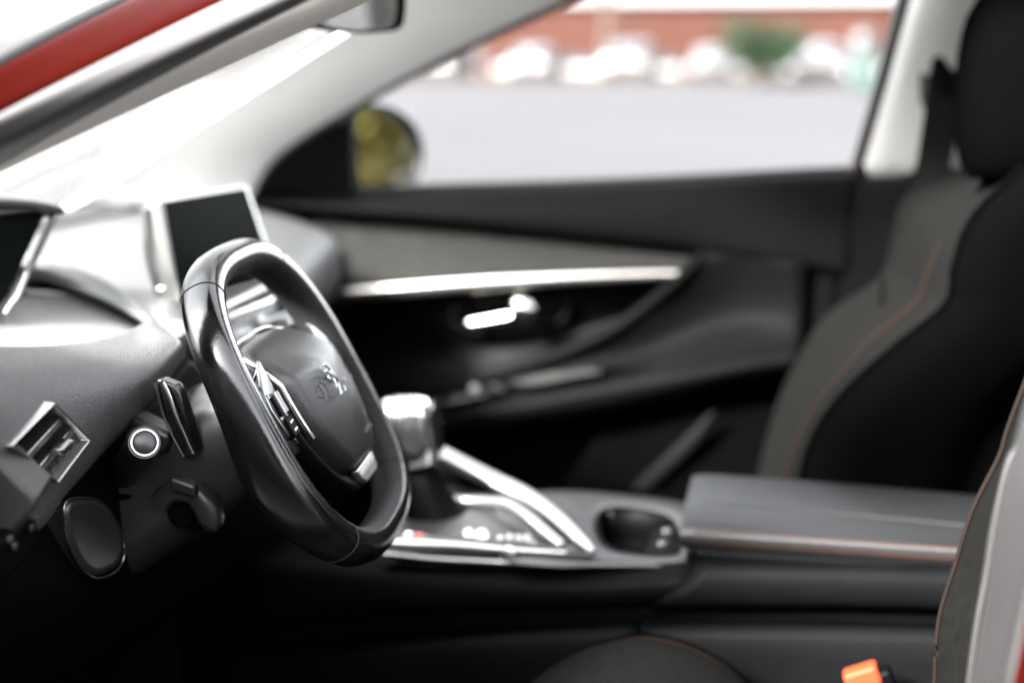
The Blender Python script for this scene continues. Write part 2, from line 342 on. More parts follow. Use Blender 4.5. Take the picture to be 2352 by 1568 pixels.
# ------------------------------------------------------------------ car body shell
body = thing('car_body', (0.6, 0.37, 0.2), 'red car body shell with pale pillar trim around the open driver doorway', 'car')
TS = (-1.4, -.7, 0, .5, 1.0, 1.8, 2.6)
def line(v0, u0, ya, yb):
    a, b = P(0, v0, Y=ya), P(u0, 0, Y=yb); return [a+(b-a)*t+V3(0, 0, -.003*(t-.5)*(t-.5)) for t in TS]
def between(l, m, k, push): return [a+(b-a)*k+np.asarray(push) for a, b in zip(l, m)]
L0, L1 = line(131, 258, -.375, -.245), line(158, 306, -.40, -.27)
L2, L3 = line(262, 520, -.43, -.30), line(335, 672, -.42, -.29)
L4, L5 = line(362, 744, -.36, -.23), line(386, 838, -.335, -.205)
pillar = patch('windscreen_pillar', [L1, between(L1, L2, .18, (0, -.008, .002)), between(L1, L2, .55, (0, -.010, 0)), L2, between(L2, L3, .1, (0, .03, 0))], 'red_paint', body, n=4, m=6)
pillar['label'] = 'glossy red windscreen pillar of the driver doorway'
patch('windscreen_seal', [between(L0, L0, 0, (0, .02, 0)), between(L0, L1, .25, (0, -.012, 0)), between(L0, L1, .8, (0, -.014, 0)), between(L1, L1, 0, (0, .006, -.004))], 'rubber', body, n=4, m=4)
patch('door_seal', [between(L2, L2, 0, (0, .012, 0)), between(L2, L3, .12, (0, -.006, 0)), between(L2, L3, .55, (0, -.012, 0)), between(L3, L3, 0, (0, -.002, 0)), between(L3, L4, .55, (0, .02, 0)), between(L3, L4, .9, (0, .03, 0))], 'seal_grey', body, n=4, m=6)
patch('pillar_trim', [between(L4, L4, 0, (0, .02, 0)), between(L4, L5, .12, (0, -.04, 0)), between(L4, L5, .5, (0, -.045, 0)), between(L4, L5, .95, (0, -.03, 0)), L5, between(L5, L5, 0, (-.02, .06, .01))], 'trim_cream', body, n=4, m=4)
# right-hand pillar: windscreen edge and door edge
WR = [P(u, v, Y=y) for u, v, y in ((150, 475, 1.0), (275, 400, .98), (480, 270, .93), (780, 82, .86), (1010, -60, .81), (1300, -235, .75))]
DR = [P(u, v, Y=y) for u, v, y in ((560, 480, 1.10), (632, 358, 1.08), (830, 230, 1.03), (1050, 112, .98), (1290, 0, .93), (1600, -140, .87))]
rp = patch('pillar_trim', [between(WR, WR, 0, (-.01, .03, 0)), WR, between(WR, DR, .12, (.0, -.012, .002)), between(WR, DR, .5, (.002, -.018, 0)), between(WR, DR, .88, (.002, -.012, 0)), DR, between(DR, DR, 0, (0, .04, 0))], 'trim_light', body, n=5, m=5)
rp['label'] = 'pale grey trim on the far windscreen pillar'
sweep('windscreen_seal', [p+V3(-.006, -.022, .002) for p in WR], 'rubber', body, ra=.007, n=4, ns=8)
sweep('door_seal', [p+V3(0, .012, -.004) for p in DR], 'seal_grey', body, ra=.008, n=4, ns=8)
# windscreen glass between the two edges
def at_z(l, z):
    for a, b in zip(l[:-1], l[1:]):
        if (a[2]-z)*(b[2]-z) <= 0 and a[2] != b[2]: return a+(b-a)*(z-a[2])/(b[2]-a[2])
    a, b = (l[0], l[1]) if abs(z-l[0][2]) < abs(z-l[-1][2]) else (l[-2], l[-1])
    return a+(b-a)*(z-a[2])/(b[2]-a[2])
rows = []
for z in (1.0, 1.13, 1.26, 1.38, 1.48):
    a, b = at_z(L0, z), at_z(WR, z); rows.append([a+(b-a)*s+V3(-.10*math.sin(math.pi*s), 0, .01*math.sin(math.pi*s)) for s in (0, .2, .4, .6, .8, 1)])
patch('windscreen', rows, 'windshield_glass', body, n=4, m=3, solid=0)
top = rows[-1]
hl = [[p+V3(dx, 0, dz) for p in top] for dx, dz in ((-.02, .0), (.25, .05), (.7, .09), (1.3, .09), (2.0, .03))]
hl = [[V3(p[0], (p[1]-.37)*1.03+.37, p[2]) for p in r] for r in hl]
patch('headliner', hl, 'headliner', body, n=3, m=3, solid=.01)
patch('roof', [[p+V3(0, (p[1]-.37)*.06, .035) for p in r] for r in hl], 'red_paint', body, n=3, m=3, solid=.006)
# bonnet, firewall, floor, tail
patch('bonnet', [[V3(x, y, z-.06*((y-.37)/.8)**2) for y in (-.45, -.1, .37, .84, 1.19)] for x, z in ((-.95, .96), (-1.3, .92), (-1.7, .82), (-1.95, .68))], 'red_paint', body, n=4, m=4, solid=.006)
patch('scuttle', [[V3(x-.10*math.cos((y-.37)*1.6), y, z) for y in (-.45, -.1, .37, .84, 1.19)] for x, z in ((-.62, .99), (-.72, .965), (-.84, .965))], 'hard_black', body, n=4, m=3, solid=.006)
rbox('firewall', (-.72, .37, .6), .06, 1.6, .7, 'carpet', body, bev=.01)
rbox('floor', (.75, .37, .27), 3.2, 1.56, .06, 'carpet', body, bev=.02)
rbox('sill', (.5, -.5, .32), 2.4, .16, .2, 'hard_black', body, bev=.03)
rbox('tail_panel', (2.45, .37, .8), .1, 1.5, 1.1, 'seat_dark', body, bev=.03)
rbox('side_panel', (1.75, 1.16, .66), 1.35, .1, .74, 'seat_dark', body, bev=.03)
rbox('side_panel', (1.75, -.42, .66), 1.35, .1, .74, 'seat_dark', body, bev=.03)
for y0, y1, lb in ((1.12, .97, 'far'), (-.38, -.23, 'near')):
    patch('rear_side_window', [[V3(x, y0, 1.0) for x in (1.08, 1.5, 1.95, 2.35)], [V3(x, (y0+y1)/2, 1.26) for x in (1.12, 1.5, 1.9, 2.25)], [V3(x, y1, 1.54) for x in (1.16, 1.5, 1.85, 2.1)]], 'privacy_glass', body, n=3, m=3, solid=0)
    patch('rear_pillar', [[V3(2.1, y1, 1.54), V3(2.25, (y0+y1)/2, 1.26), V3(2.38, y0, .98)], [V3(2.3, y1*.9+.037, 1.54), V3(2.42, (y0+y1)/2, 1.26), V3(2.5, y0, .98)]], 'seat_dark', body, n=3, m=3)
patch('rear_window', [[V3(2.45, y, 1.05) for y in (-.3, .1, .64, 1.04)], [V3(2.3, y, 1.55) for y in (-.2, .1, .64, .94)]], 'privacy_glass', body, n=3, m=3, solid=0)
rbox('rear_bench', (1.75, .37, .58), .5, 1.3, .2, 'seat_dark', body, bev=.05)
rbox('rear_backrest', (2.05, .37, .85), .16, 1.3, .6, 'seat_dark', body, bev=.05)
# front wing, hinge post and dash end on the driver side
for y, t in ((-.50, .03), (1.21, .03)):
    prism('front_wing', [V3(x, y, z) for x, z in ((-.40, .30), (-.40, .97), (-.95, .94), (-1.5, .86), (-1.92, .68), (-1.9, .40), (-1.75, .35), (-1.62, .62), (-1.35, .70), (-1.08, .62), (-.95, .30))], (0, t, 0), 'red_paint', body, bev=.008)
prism('hinge_post', [V3(-.40, -.49, z) for z in (.3,)]+[V3(-.40, -.49, .98), V3(-.34, -.40, 1.0), V3(-.34, -.40, .3)], (-.06, .01, 0), 'hard_black', body, bev=.01)
# near (driver side) door post: red edge, black gasket, pale grey trim
G0 = [V3(.80, -.24, 1.53), V3(.72, -.315, 1.28)]+[P(u, v, Y=y) for u, v, y in ((2410, 780, -.36), (2335, 1034, -.38), (2298, 1186, -.39), (2265, 1404, -.40), (2236, 1568, -.41), (2215, 1720, -.41))]
G1 = [V3(.85, -.28, 1.53), V3(.77, -.355, 1.28)]+[P(u, v, Y=y) for u, v, y in ((2520, 780, -.40), (2425, 1034, -.43), (2392, 1186, -.44), (2346, 1404, -.45), (2312, 1568, -.46), (2285, 1720, -.46))]
G2 = [V3(.93, -.31, 1.53), V3(.86, -.39, 1.28)]+[P(u, v, Y=y) for u, v, y in ((2640, 780, -.44), (2545, 1034, -.47), (2512, 1186, -.48), (2466, 1404, -.49), (2432, 1568, -.50), (2400, 1720, -.50))]
patch('door_post_trim', [between(G0, G0, 0, (.01, .05, 0)), G0, between(G0, G1, .12, (0, -.012, 0)), between(G0, G1, .8, (0, -.012, 0)), G1], 'pillar_grey', body, n=4, m=5)
patch('door_post_seal', [between(G1, G1, 0, (-.003, -.004, 0)), between(G1, G2, .05, (0, -.010, 0)), between(G1, G2, .11, (0, .01, 0))], 'rubber', body, n=4, m=4)
dp = patch('door_post', [between(G1, G2, .07, (0, .01, 0)), between(G1, G2, .16, (0, -.013, 0)), between(G1, G2, .26, (0, -.006, 0)), between(G1, G2, .33, (0, -.02, 0)), between(G1, G2, .9, (0, -.02, 0)), between(G2, G2, 0, (.03, .02, 0))], 'red_paint', body, n=4, m=5)
# far door post (between the passenger window and the rear)
B0 = [P(u, v, Y=y) for u, v, y in ((2115, -60, .985), (2075, 90, 1.01), (2030, 250, 1.04), (1985, 404, 1.065))]
B1 = [P(u, v, Y=y) for u, v, y in ((2240, -60, .97), (2215, 90, .99), (2185, 250, 1.02), (2140, 404, 1.045))]
B2 = [P(u, v, Y=y) for u, v, y in ((2420, -60, 1.02), (2390, 90, 1.04), (2360, 250, 1.06), (2330, 404, 1.08))]
bt = patch('door_post_trim', [between(B0, B0, 0, (-.005, .03, 0)), B0, between(B0, B1, .25, (0, -.014, 0)), B1, B2], 'trim_grey', body, n=5, m=5)
sweep('door_post', [p+V3(-.012, .015, 0) for p in B0], 'red_paint', body, ra=.006, n=4, ns=8)
lb = [P(u, v, Y=y) for u, v, y in ((1972, 402, 1.06), (2050, 401, 1.045), (2140, 400, 1.04), (2330, 400, 1.07))]
lc = [P(u, v, Y=y) for u, v, y in ((1930, 640, 1.06), (2020, 640, 1.045), (2120, 640, 1.04), (2330, 640, 1.07))]
ld = [P(u, v, Y=y) for u, v, y in ((1880, 1100, 1.08), (2000, 1100, 1.07), (2100, 1100, 1.06), (2330, 1100, 1.08))]
patch('lower_post_trim', [between(lb, lb, 0, (0, .03, .002)), lb, lc, ld], 'hard_black', body, n=4, m=5)
pl = fill_outline([P(u, v, Y=1.0) for u, v in ((2125, 70), (2215, 60), (2240, 150), (2215, 250), (2130, 255), (2112, 200))], 4)
prism('belt_slot', pl, (0, .012, 0), 'pillar_grey', body, bev=.004)

# seat belt of the passenger
bl = thing('seat_belt', P(2160, 150, Y=.96), 'black seat belt hanging on the far door post', 'seat belt')
sweep('webbing', [P(u, v, Y=y) for u, v, y in ((2178, 160, .955), (2165, 250, .955), (2140, 400, .96), (2110, 560, .96), (2085, 760, .98), (2070, 1000, 1.0))], 'belt', bl, ra=.026, rb=.0015, up=(0, 1, 0), n=5, ns=8)
prism('anchor_guide', fill_outline([P(u, v, Y=.95) for u, v in ((2140, 150), (2158, 128), (2180, 150), (2215, 205), (2205, 222), (2160, 215))], 4), (0, .02, 0), 'hard_black', bl, bev=.005)

# ------------------------------------------------------------------ passenger door
door = thing('passenger_door', P(1300, 1200, Y=1.08), 'closed passenger door with grey fabric insert, metal strip and black armrest', 'car door')
beltline = [(520, 452), (650, 449), (800, 447), (1000, 440), (1300, 431), (1600, 418), (1830, 406), (1968, 400)]
crease = [(520, 470), (650, 474), (800, 486), (1000, 503), (1300, 533), (1600, 566), (1830, 598), (1955, 622)]
bl_ = PL(beltline, Y=1.10); cre = PL(crease, Y=1.055)
mid = [a+(b-a)*.45+V3(0, -.018, 0) for a, b in zip(bl_, cre)]
patch('upper_pad', [[p+V3(0, .05, -.006) for p in bl_], [p+V3(0, .012, .001) for p in bl_], [p+V3(0, -.022, -.012) for p in bl_], mid, cre, [p+V3(0, .03, -.006) for p in cre]], 'door_soft', door, n=4, m=5)
# back plate so that no light comes through
bk = [[P(u, v, Y=1.13) for u in (480, 800, 1200, 1600, 1975)] for v in (470, 700, 1000, 1300, 1700)]
patch('door_shell', bk, 'hard_black', door, n=2, m=2, solid=.01)
ins_t = [(715, 480), (900, 494), (1100, 512), (1300, 533), (1500, 556), (1640, 570)]
ins_m = [(718, 590), (900, 590), (1100, 592), (1300, 596), (1480, 600), (1610, 602)]
ins_b = [(720, 690), (900, 672), (1100, 656), (1300, 644), (1450, 637), (1570, 632)]
patch('fabric_insert', [PL(ins_t, Y=1.105), [p for p in PL(ins_m, Y=1.075)], PL(ins_b, Y=1.045)], 'door_fabric', door, n=5, m=6)
sweep('metal_strip', [P(u, v, Y=1.04) for u, v in ((745, 683), (900, 669), (1100, 653), (1300, 641), (1450, 634), (1556, 630))], 'strip_metal', door, ra=.006, rb=.0135, up=(0, 0, 1), scale=[.8, .88, .84, .7, .55, .42], n=5, ns=14, pw=2.6)
low_t = [(700, 700), (900, 686), (1100, 668), (1300, 655), (1450, 648), (1600, 640)]
low_m = [(700, 800), (900, 800), (1100, 780), (1250, 760), (1400, 730), (1560, 680)]
low_b = [(700, 960), (900, 920), (1100, 875), (1250, 830), (1400, 780), (1540, 690)]
patch('lower_panel', [PL(low_t, Y=1.06), PL(low_m, Y=1.10), PL(low_b, Y=1.07)], 'soft_black', door, n=5, m=6)
# handle with its recess
hr = sweep('handle_bezel', fill_outline([P(u, v, Y=1.075) for u, v in ((1040, 740), (1075, 690), (1200, 668), (1290, 672), (1310, 710), (1260, 752), (1120, 768))], 1), 'hard_black', door, ra=.007, n=4, ns=8, closed=True, caps=False)
hd = sweep('door_handle', [P(u, v, Y=y) for u, v, y in ((1082, 745, 1.05), (1130, 737, 1.045), (1180, 727, 1.042), (1200, 722, 1.045))], 'chrome', door, ra=.007, rb=.0095, n=5, ns=12, pw=2.5)
sweep('handle_pivot', [P(u, v, Y=1.03) for u, v in ((1190, 735), (1200, 716), (1208, 698), (1212, 688))], 'chrome', hd, ra=.016, rb=.024, up=(1, 0, 0), n=5, ns=14, scale=[.7, 1, .95, .5])
# armrest carrier
ridge = [(880, 928), (1000, 900), (1180, 850), (1300, 808), (1400, 762), (1480, 706), (1560, 640), (1625, 572)]
sweep('armrest_ridge', [P(u, v, Y=y) for (u, v), y in zip(ridge, (.99, 1.0, 1.01, 1.02, 1.03, 1.04, 1.05, 1.07))], 'door_soft', door, ra=.012, rb=.011, n=5, ns=12)
A0 = [P(u, v, Y=y) for u, v, y in ((885, 932, 1.0), (1180, 858, 1.02), (1330, 812, 1.03), (1480, 726, 1.04), (1635, 578, 1.06), (1850, 604, 1.055))]
A1 = [P(u, v, Y=y) for u, v, y in ((890, 945, .99), (1180, 890, 1.0), (1340, 845, 1.02), (1500, 800, 1.05), (1680, 720, 1.075), (1845, 715, 1.06))]
A2 = [P(u, v, Y=y) for u, v, y in ((892, 960, .975), (1190, 912, .975), (1360, 880, .975), (1520, 848, .985), (1690, 802, 1.02), (1838, 785, 1.04))]
A3 = [P(u, v, Y=y) for u, v, y in ((893, 985, .965), (1200, 935, .955), (1370, 905, .955), (1530, 875, .96), (1700, 838, .97), (1832, 815, .985))]
A4 = [P(u, v, Y=y) for u, v, y in ((900, 1030, .985), (1205, 972, .98), (1375, 945, .98), (1535, 912, .985), (1700, 872, .99), (1830, 850, 1.0))]
A5 = [P(u, v, Y=y) for u, v, y in ((900, 1080, 1.06), (1205, 1010, 1.06), (1375, 985, 1.06), (1535, 955, 1.06), (1700, 915, 1.06), (1830, 890, 1.06))]
patch('armrest', [A0, A1, A2, A3, A4, A5], 'door_soft', door, n=6, m=6)
sp = fill_outline([P(u, v, Y=y) for u, v, y in ((985, 928, .975), (1050, 905, .985), (1150, 884, .99), (1165, 893, .985), (1150, 905, .975), (1060, 922, .968), (1000, 936, .966))], 4)
sw_ = prism('switch_panel', [p+V3(0, -.012, .006) for p in sp], (0, .01, -.004), 'gloss_black', door, bev=.002)
lathe('switch_button', P(1090, 893, Y=.965), (0, -.6, .8), [(.0, .004), (.008, .003), (.0095, 0), (.0095, -.008)], 'satin_dark', sw_, ns=18)
for i, u in enumerate((1035, 1125)):
    rbox('switch', P(u, 905-(u-1090)*.2, Y=.966), .03, .012, .006, 'hard_black', sw_, bev=.002)
sweep('grab_handle', [P(u, v, Y=y) for u, v, y in ((1155, 885, .985), (1250, 862, .975), (1330, 845, .97), (1400, 840, .975), (1450, 846, .985), (1485, 838, 1.0))], 'door_soft', door, ra=.012, rb=.007, n=5, ns=10)
gp = fill_outline([P(u, v, Y=y) for u, v, y in ((1170, 880, .975), (1260, 858, .968), (1350, 850, .964), (1385, 858, .958), (1330, 868, .957), (1220, 888, .962))], 4)
prism('grab_pocket', [p+V3(0, -.005, .004) for p in gp], (0, .01, -.003), 'hard_black', door, bev=.001)
pk = [(1640, 945), (1600, 1000), (1540, 1060), (1470, 1125), (1420, 1180)]
sweep('pocket_edge', PL(pk, Y=.99), 'door_soft', door, ra=.012, rb=.016, n=5, ns=10, scale=[.25, .9, 1, .9, .4])
patch('door_pocket', [PL([(1400, 960), (1640, 930), (1900, 930)], Y=1.05), PL([(1300, 1100), (1560, 1050), (1900, 1050)], Y=1.01), PL([(1200, 1250), (1430, 1180), (1900, 1180)], Y=1.0), PL([(1200, 1500), (1430, 1500), (1900, 1500)], Y=1.02)], 'seat_dark', door, n=4, m=4)
rear = [[P(u, v, Y=y) for u, y in ((1840, 1.06), (1862, 1.085), (1900, 1.075), (1962, 1.085))] for v in (605, 720, 850, 1100)]
patch('rear_edge', rear, 'hard_black', door, n=3, m=4)
# window: pane, rear frame, sill strip
patch('window_pane', [[P(u, v, Y=y) for u, v, y in r] for r in (((560, 460, 1.15), (1200, 440, 1.15), (1975, 405, 1.15)), ((760, 260, 1.10), (1300, 240, 1.10), (2010, 210, 1.10)), ((1290, -30, 1.0), (1700, -40, 1.0), (2090, -45, 1.0)))], 'window_glass', door, n=3, m=3, solid=0)
patch('window_frame', [[P(u+du, v, Y=y+dy) for u, v, y in ((2088, -70, 1.0), (2052, 90, 1.03), (2008, 250, 1.06), (1966, 402, 1.09), (1958, 460, 1.10))] for du, dy in ((-14, .03), (-6, 0), (8, -.01), (22, .0), (28, .03))], 'rubber', door, n=4, m=3)
sweep('sill_strip', [p+V3(0, .03, .006) for p in bl_], 'rubber', door, ra=.008, rb=.006, n=4, ns=8)
# sail panel and door mirror
sail = [(586, 452), (600, 420), (632, 368), (690, 318), (748, 282), (806, 246), (806, 300), (806, 452)]
prism('mirror_sail', PL(sail, Y=1.10), (0, .03, 0), 'hard_black', door, bev=.004)
MY = lambda u: 1.2+(u-800)/160*.17
mo = fill_outline([P(u, v, Y=MY(u)) for u, v in ((802, 258), (845, 236), (905, 250), (945, 290), (962, 345), (955, 400), (925, 436), (870, 448), (815, 448))], 5)
mc = sum(mo)/len(mo); mn = nrm(np.cross(P(955, 340, Y=MY(955))-P(805, 340, Y=MY(805)), V3(0, 0, 1)))
if mn[0] < 0: mn = -mn
rings = [(1.0, .012), (.95, .016), (.90, .006), (.90, -.004)]
vs = []; nn = len(mo)
for s, h in [(.55, -.11), (.85, -.08), (1.0, -.03)]+rings: vs += [mc+(p-mc)*s+mn*h for p in mo]
f = grid_faces(7, nn, False, True); f.append(tuple(range(nn)))
mh = mesh('mirror_housing', vs, f, 'gloss_black', door)
prism('mirror_glass', [mc+(p-mc)*.895+mn*(.004-(p[2]-mc[2])*.10) for p in mo], -mn*.003, 'mirror', mh, bev=0)

# ------------------------------------------------------------------ inner rear-view mirror
rv = thing('rear_view_mirror', P(820, -20, Y=.37), 'black framed rear view mirror hanging at the windscreen top', 'mirror')
RY = lambda u: .27+(u-700)/225*.19
ro = fill_outline([P(u, v, Y=RY(u)) for u, v in ((676, -40), (690, 40), (715, 62), (790, 76), (870, 75), (912, 66), (924, 40), (925, -20), (900, -58), (790, -62))], 5)
rc = sum(ro)/len(ro); rn = nrm(np.cross(P(900, 0, Y=RY(900))-P(720, 0, Y=RY(720)), V3(0, 0, 1)))
if rn[0] < 0: rn = -rn
rn = nrm(rn+V3(0, 0, -.06)); vs = []; nn = len(ro)
for s, h in ((.4, -.045), (.85, -.03), (1.0, -.005), (1.0, .004), (.95, .007), (.86, .005), (.86, -.002)): vs += [rc+(p-rc)*s+rn*h for p in ro]
f = grid_faces(7, nn, False, True); f.append(tuple(range(nn)))
mesh('frame', vs, f, 'hard_black', rv)
prism('glass', [rc+(p-rc)*.87+rn*.002 for p in ro], -rn*.003, 'mirror', rv, bev=0)
sweep('arm', [rc-rn*.03, rc-rn*.06+V3(0, 0, .06), rc+V3(-.02, 0, .12)], 'hard_black', rv, ra=.01, n=4, ns=10)

# ------------------------------------------------------------------ dashboard
dash = thing('dashboard', (-.4, .37, .6), 'black grained dashboard with shelf, air vents and hooded instruments', 'dashboard')
XC = -.165
lipT = [(-60, 560, 1.025), (75, 598, 1.02), (150, 618, 1.012), (240, 650, 1.0), (310, 700, .982), (352, 748, .968), (395, 782, .955)]
lipB = [(-60, 675, .985), (40, 662, .982), (140, 650, .979), (235, 663, .975), (297, 701, .966), (334, 742, .957), (372, 775, .948)]
LT = [P(u, v, Z=z) for u, v, z in lipT]
LB = [P(u, v, Z=z) for u, v, z in lipB]
CT = [P(u, v, X=x) for u, v, x in ((-200, 812, XC), (0, 814, XC), (100, 811, XC), (200, 799, XC), (280, 777, XC-.008), (330, 752, XC-.03), (352, 754, XC-.045))]
patch('shelf_lip', [[p+V3(-.012, .012, .003) for p in LT], LT, [a+(b-a)*.5+V3(.004, -.004, 0) for a, b in zip(LT, LB)], LB], 'shelf', dash, n=6, m=4)
patch('shelf', [[p+V3(-.008, .008, -.001) for p in LB], [a+(b-a)*.33+V3(0, 0, -.012) for a, b in zip(LB, CT)], [a+(b-a)*.8+V3(0, 0, -.010) for a, b in zip(LB, CT)], CT], 'shelf', dash, n=6, m=6)
b1 = [(-210, 850), (0, 860), (120, 852), (230, 832), (315, 806), (372, 775), (398, 772)]
b2 = [(-215, 930), (0, 950), (140, 925), (255, 890), (345, 845), (398, 800), (412, 785)]
b3 = [(-215, 1040), (10, 1070), (135, 1025), (245, 955), (340, 880), (404, 815), (418, 800)]
b4 = [(-215, 1150), (50, 1215), (150, 1120), (245, 1018), (335, 925), (400, 842), (420, 815)]
brow = patch('leather_brow', [CT, [p+V3(.006, 0, .004) for p in CT], PL(b1, X=XC+.035), [P(u, v, X=XC+(.052 if i < 3 else .055)) for i, (u, v) in enumerate(b2)], [P(u, v, X=XC+(.053 if i < 3 else .055)) for i, (u, v) in enumerate(b3)], PL(b4, X=XC+.04), PL([(u+2, v+3) for u, v in b4], X=-.155)], 'dash_leather', dash, n=24, m=20)
# main top: from the lip and the centre to the windscreen foot
near = LT+[P(u, v, Z=z) for u, v, z in ((440, 770, .955), (520, 715, .955), (600, 650, .957), (690, 570, .967), (735, 530, .977))]
far = []
k = len(near)
for i in range(k):
    y = -.10+(1.10+.10)*i/(k-1); far.append(V3(-.74-.10*math.cos((y-.37)*1.6)+.08, y, .985))
r1 = [a+(b-a)*.12+V3(0, 0, .012) for a, b in zip(near, far)]
r2 = [a+(b-a)*.4+V3(0, 0, .022) for a, b in zip(near, far)]
r3 = [a+(b-a)*.7+V3(0, 0, .016) for a, b in zip(near, far)]
r3b = [a+(b-a)*.73+V3(0, 0, .006) for a, b in zip(near, far)]
patch('dash_top', [[p+V3(.001, -.001, -.004) for p in near], near, r1, r2, r3, r3b, far], 'dash_top', dash, n=4, m=4)
patch('dash_top_left', [[V3(x, y, z) for y in (-.42, -.2, 0, .2)] for x, z in ((-.42, .99), (-.6, 1.005), (-.76, .985))], 'dash_top', dash, n=3, m=3)
# passenger side face rolling down
pn = near[-5:]
pf = [pn, [p+V3(.03, -.012, -.02) for p in pn], [p+V3(.035, -.012, -.07) for p in pn], [p+V3(.0, 0, -.14) for p in pn], [p+V3(-.1, 0, -.30) for p in pn]]
patch('passenger_face', pf, 'dash_top', dash, n=5, m=5)
rbox('core', (-.5, .37, .72), .38, 1.46, .40, 'hard_black', dash, bev=.03)
# side tweeter / end vent of the passenger side
ev = sweep('end_vent', fill_outline([P(u, v, Y=1.03) for u, v in ((680, 560), (725, 540), (738, 600), (715, 640), (690, 620))], 1), 'gloss_black', dash, ra=.006, n=4, ns=8, closed=True, caps=False)
lathe('vent_knob', P(709, 596, Y=1.0), (1, -.6, .1), [(0, .006), (.007, .005), (.009, 0), (.009, -.01)], 'chrome', ev, ns=16)
patch('end_cap', [PL([(640, 640), (690, 590), (735, 545)], Y=1.02), PL([(690, 690), (715, 640), (740, 590)], Y=1.03), PL([(700, 760), (720, 740), (745, 700)], Y=1.05)], 'gloss_black', dash, n=4, m=4)

# instrument binnacle
hood_t = [P(u, v, Y=y) for u, v, y in ((-420, 530, -.17), (-200, 470, -.06), (-60, 455, .01), (40, 459, .06), (100, 467, .10), (130, 477, .12))]
patch('instrument_hood', [[p+V3(-.17, .0, -.03) for p in hood_t], [p+V3(-.08, 0, .008) for p in hood_t], hood_t, [p+V3(.002, 0, -.007) for p in hood_t], [p+V3(-.05, -.004, -.012) for p in hood_t]], 'dash_top', dash, n=5, m=4)
scr_o = [P(u, v, Y=y) for u, v, y in ((-420, 545, -.17), (-150, 515, -.03), (60, 493, .07), (112, 484, .11), (108, 500, .11), (75, 570, .10), (40, 640, .085), (-10, 745, .06), (-60, 800, .03), (-420, 860, -.17))]
scr = prism('instrument_screen', [p+V3(-.004, 0, 0) for p in scr_o], (-.02, 0, 0), 'screen', dash, bev=.001)
fr_ = [P(u, v, Y=y) for u, v, y in ((-420, 533, -.17), (-150, 504, -.03), (40, 482, .07), (105, 474, .11), (128, 482, .122), (118, 510, .115), (85, 580, .105), (50, 650, .09), (22, 700, .075), (-5, 760, .06), (-60, 815, .03))]
sweep('instrument_bezel', fr_, 'satin_dark', dash, ra=.0055, rb=.004, n=5, ns=10)
sweep('bezel_chrome', [P(u, v, Y=y-.006) for u, v, y in ((62, 625, .095), (45, 665, .087), (30, 690, .08), (14, 712, .073), (-4, 750, .063))], 'chrome', dash, ra=.0045, n=4, ns=8)
patch('instrument_back', [[p+V3(-.02, 0, 0) for p in scr_o[4:8]], [p+V3(-.08, .0, -.0) for p in scr_o[4:8]], [p+V3(-.16, -.03, -.02) for p in scr_o[4:8]]], 'hard_black', dash, n=4, m=3)

# left air vent
ven = [P(u, v, X=-.108) for u, v in ((18, 1022), (113, 928), (193, 1010), (121, 1104))]     # left, top, right, bottom
vc = sum(ven)/4; ve1, ve2 = nrm(ven[1]-ven[0]), nrm(ven[2]-ven[1]); vn = nrm(np.cross(ve1, ve2)); vn = vn if vn[0] > 0 else -vn
bmv = bmesh.new(); bmv.from_mesh(brow.data); off = base_of(dash); dead = []
quad_n = [np.cross(vn, ven[(i+1) % 4]-ven[i]) for i in range(4)]
for f_ in bmv.faces:
    c_ = np.array(f_.calc_center_median())+off
    if all(((c_-ven[i])@quad_n[i])*((vc-ven[i])@quad_n[i]) > 0 for i in range(4)) and abs((c_-vc)@vn) < .03: dead.append(f_)
bmesh.ops.delete(bmv, geom=dead, context='FACES'); bmv.to_mesh(brow.data); bmv.free()
def ring4(s, h, r=.18):
    o = []
    for i in range(4):
        a, b, c_ = ven[i-1], ven[i], ven[(i+1) % 4]
        for t in (1, .6, .25, 0): o.append(b+(a-b)*r*t*t)
        for t in (.25, .6, 1): o.append(b+(c_-b)*r*t*t)
    return [vc+(p-vc)*s+vn*h for p in o]
vs = []
for s, h in ((1.075, -.006), (1.06, .003), (1.03, .006), (1.0, .004), (.95, -.016), (.92, -.034)): vs += ring4(s, h)
av = mesh('air_vent', vs, grid_faces(6, 28, False, True), 'satin', dash)
prism('vent_duct', ring4(1.0, -.033), -vn*.003, 'hard_black', av, bev=0)
for i, t in enumerate((.34, .64)):
    a, b = ven[0]+(ven[3]-ven[0])*t, ven[1]+(ven[2]-ven[1])*t; a, b = a+(b-a)*.06, b-(b-a)*.06
    ax = nrm(b-a); o = [a+vn*.0, b+vn*.0, b-vn*.026+ve2*.007, a-vn*.026+ve2*.007]
    prism('slat', o, ve2*.008, 'satin', av, bev=.001)
m_ = (ven[0]+(ven[3]-ven[0])*.66)*.45+(ven[1]+(ven[2]-ven[1])*.66)*.55
rbox('vent_slider', m_+vn*.004, .022, .012, .014, 'satin_dark', av, bev=.004, ax=(ve1, ve2, vn))
for t in (.35, .6):
    q = ven[0]+(ven[1]-ven[0])*t+(ven[3]-ven[0])*.5-vn*.024
    rbox('vane', q, .003, .05, .014, 'hard_black', av, bev=.0005, ax=(ve1, ve2, vn))
# blurred end panel in front of the vent
ep = [(-160, 985), (-10, 1012), (25, 1042), (65, 1082), (104, 1118), (107, 1132), (96, 1150), (50, 1200), (-160, 1280)]
prism('dash_end_panel', [P(u-22, v+26, Y=-.40) for u, v in ep], (-.02, .06, 0), 'end_plastic', dash, bev=.018, segs=5)
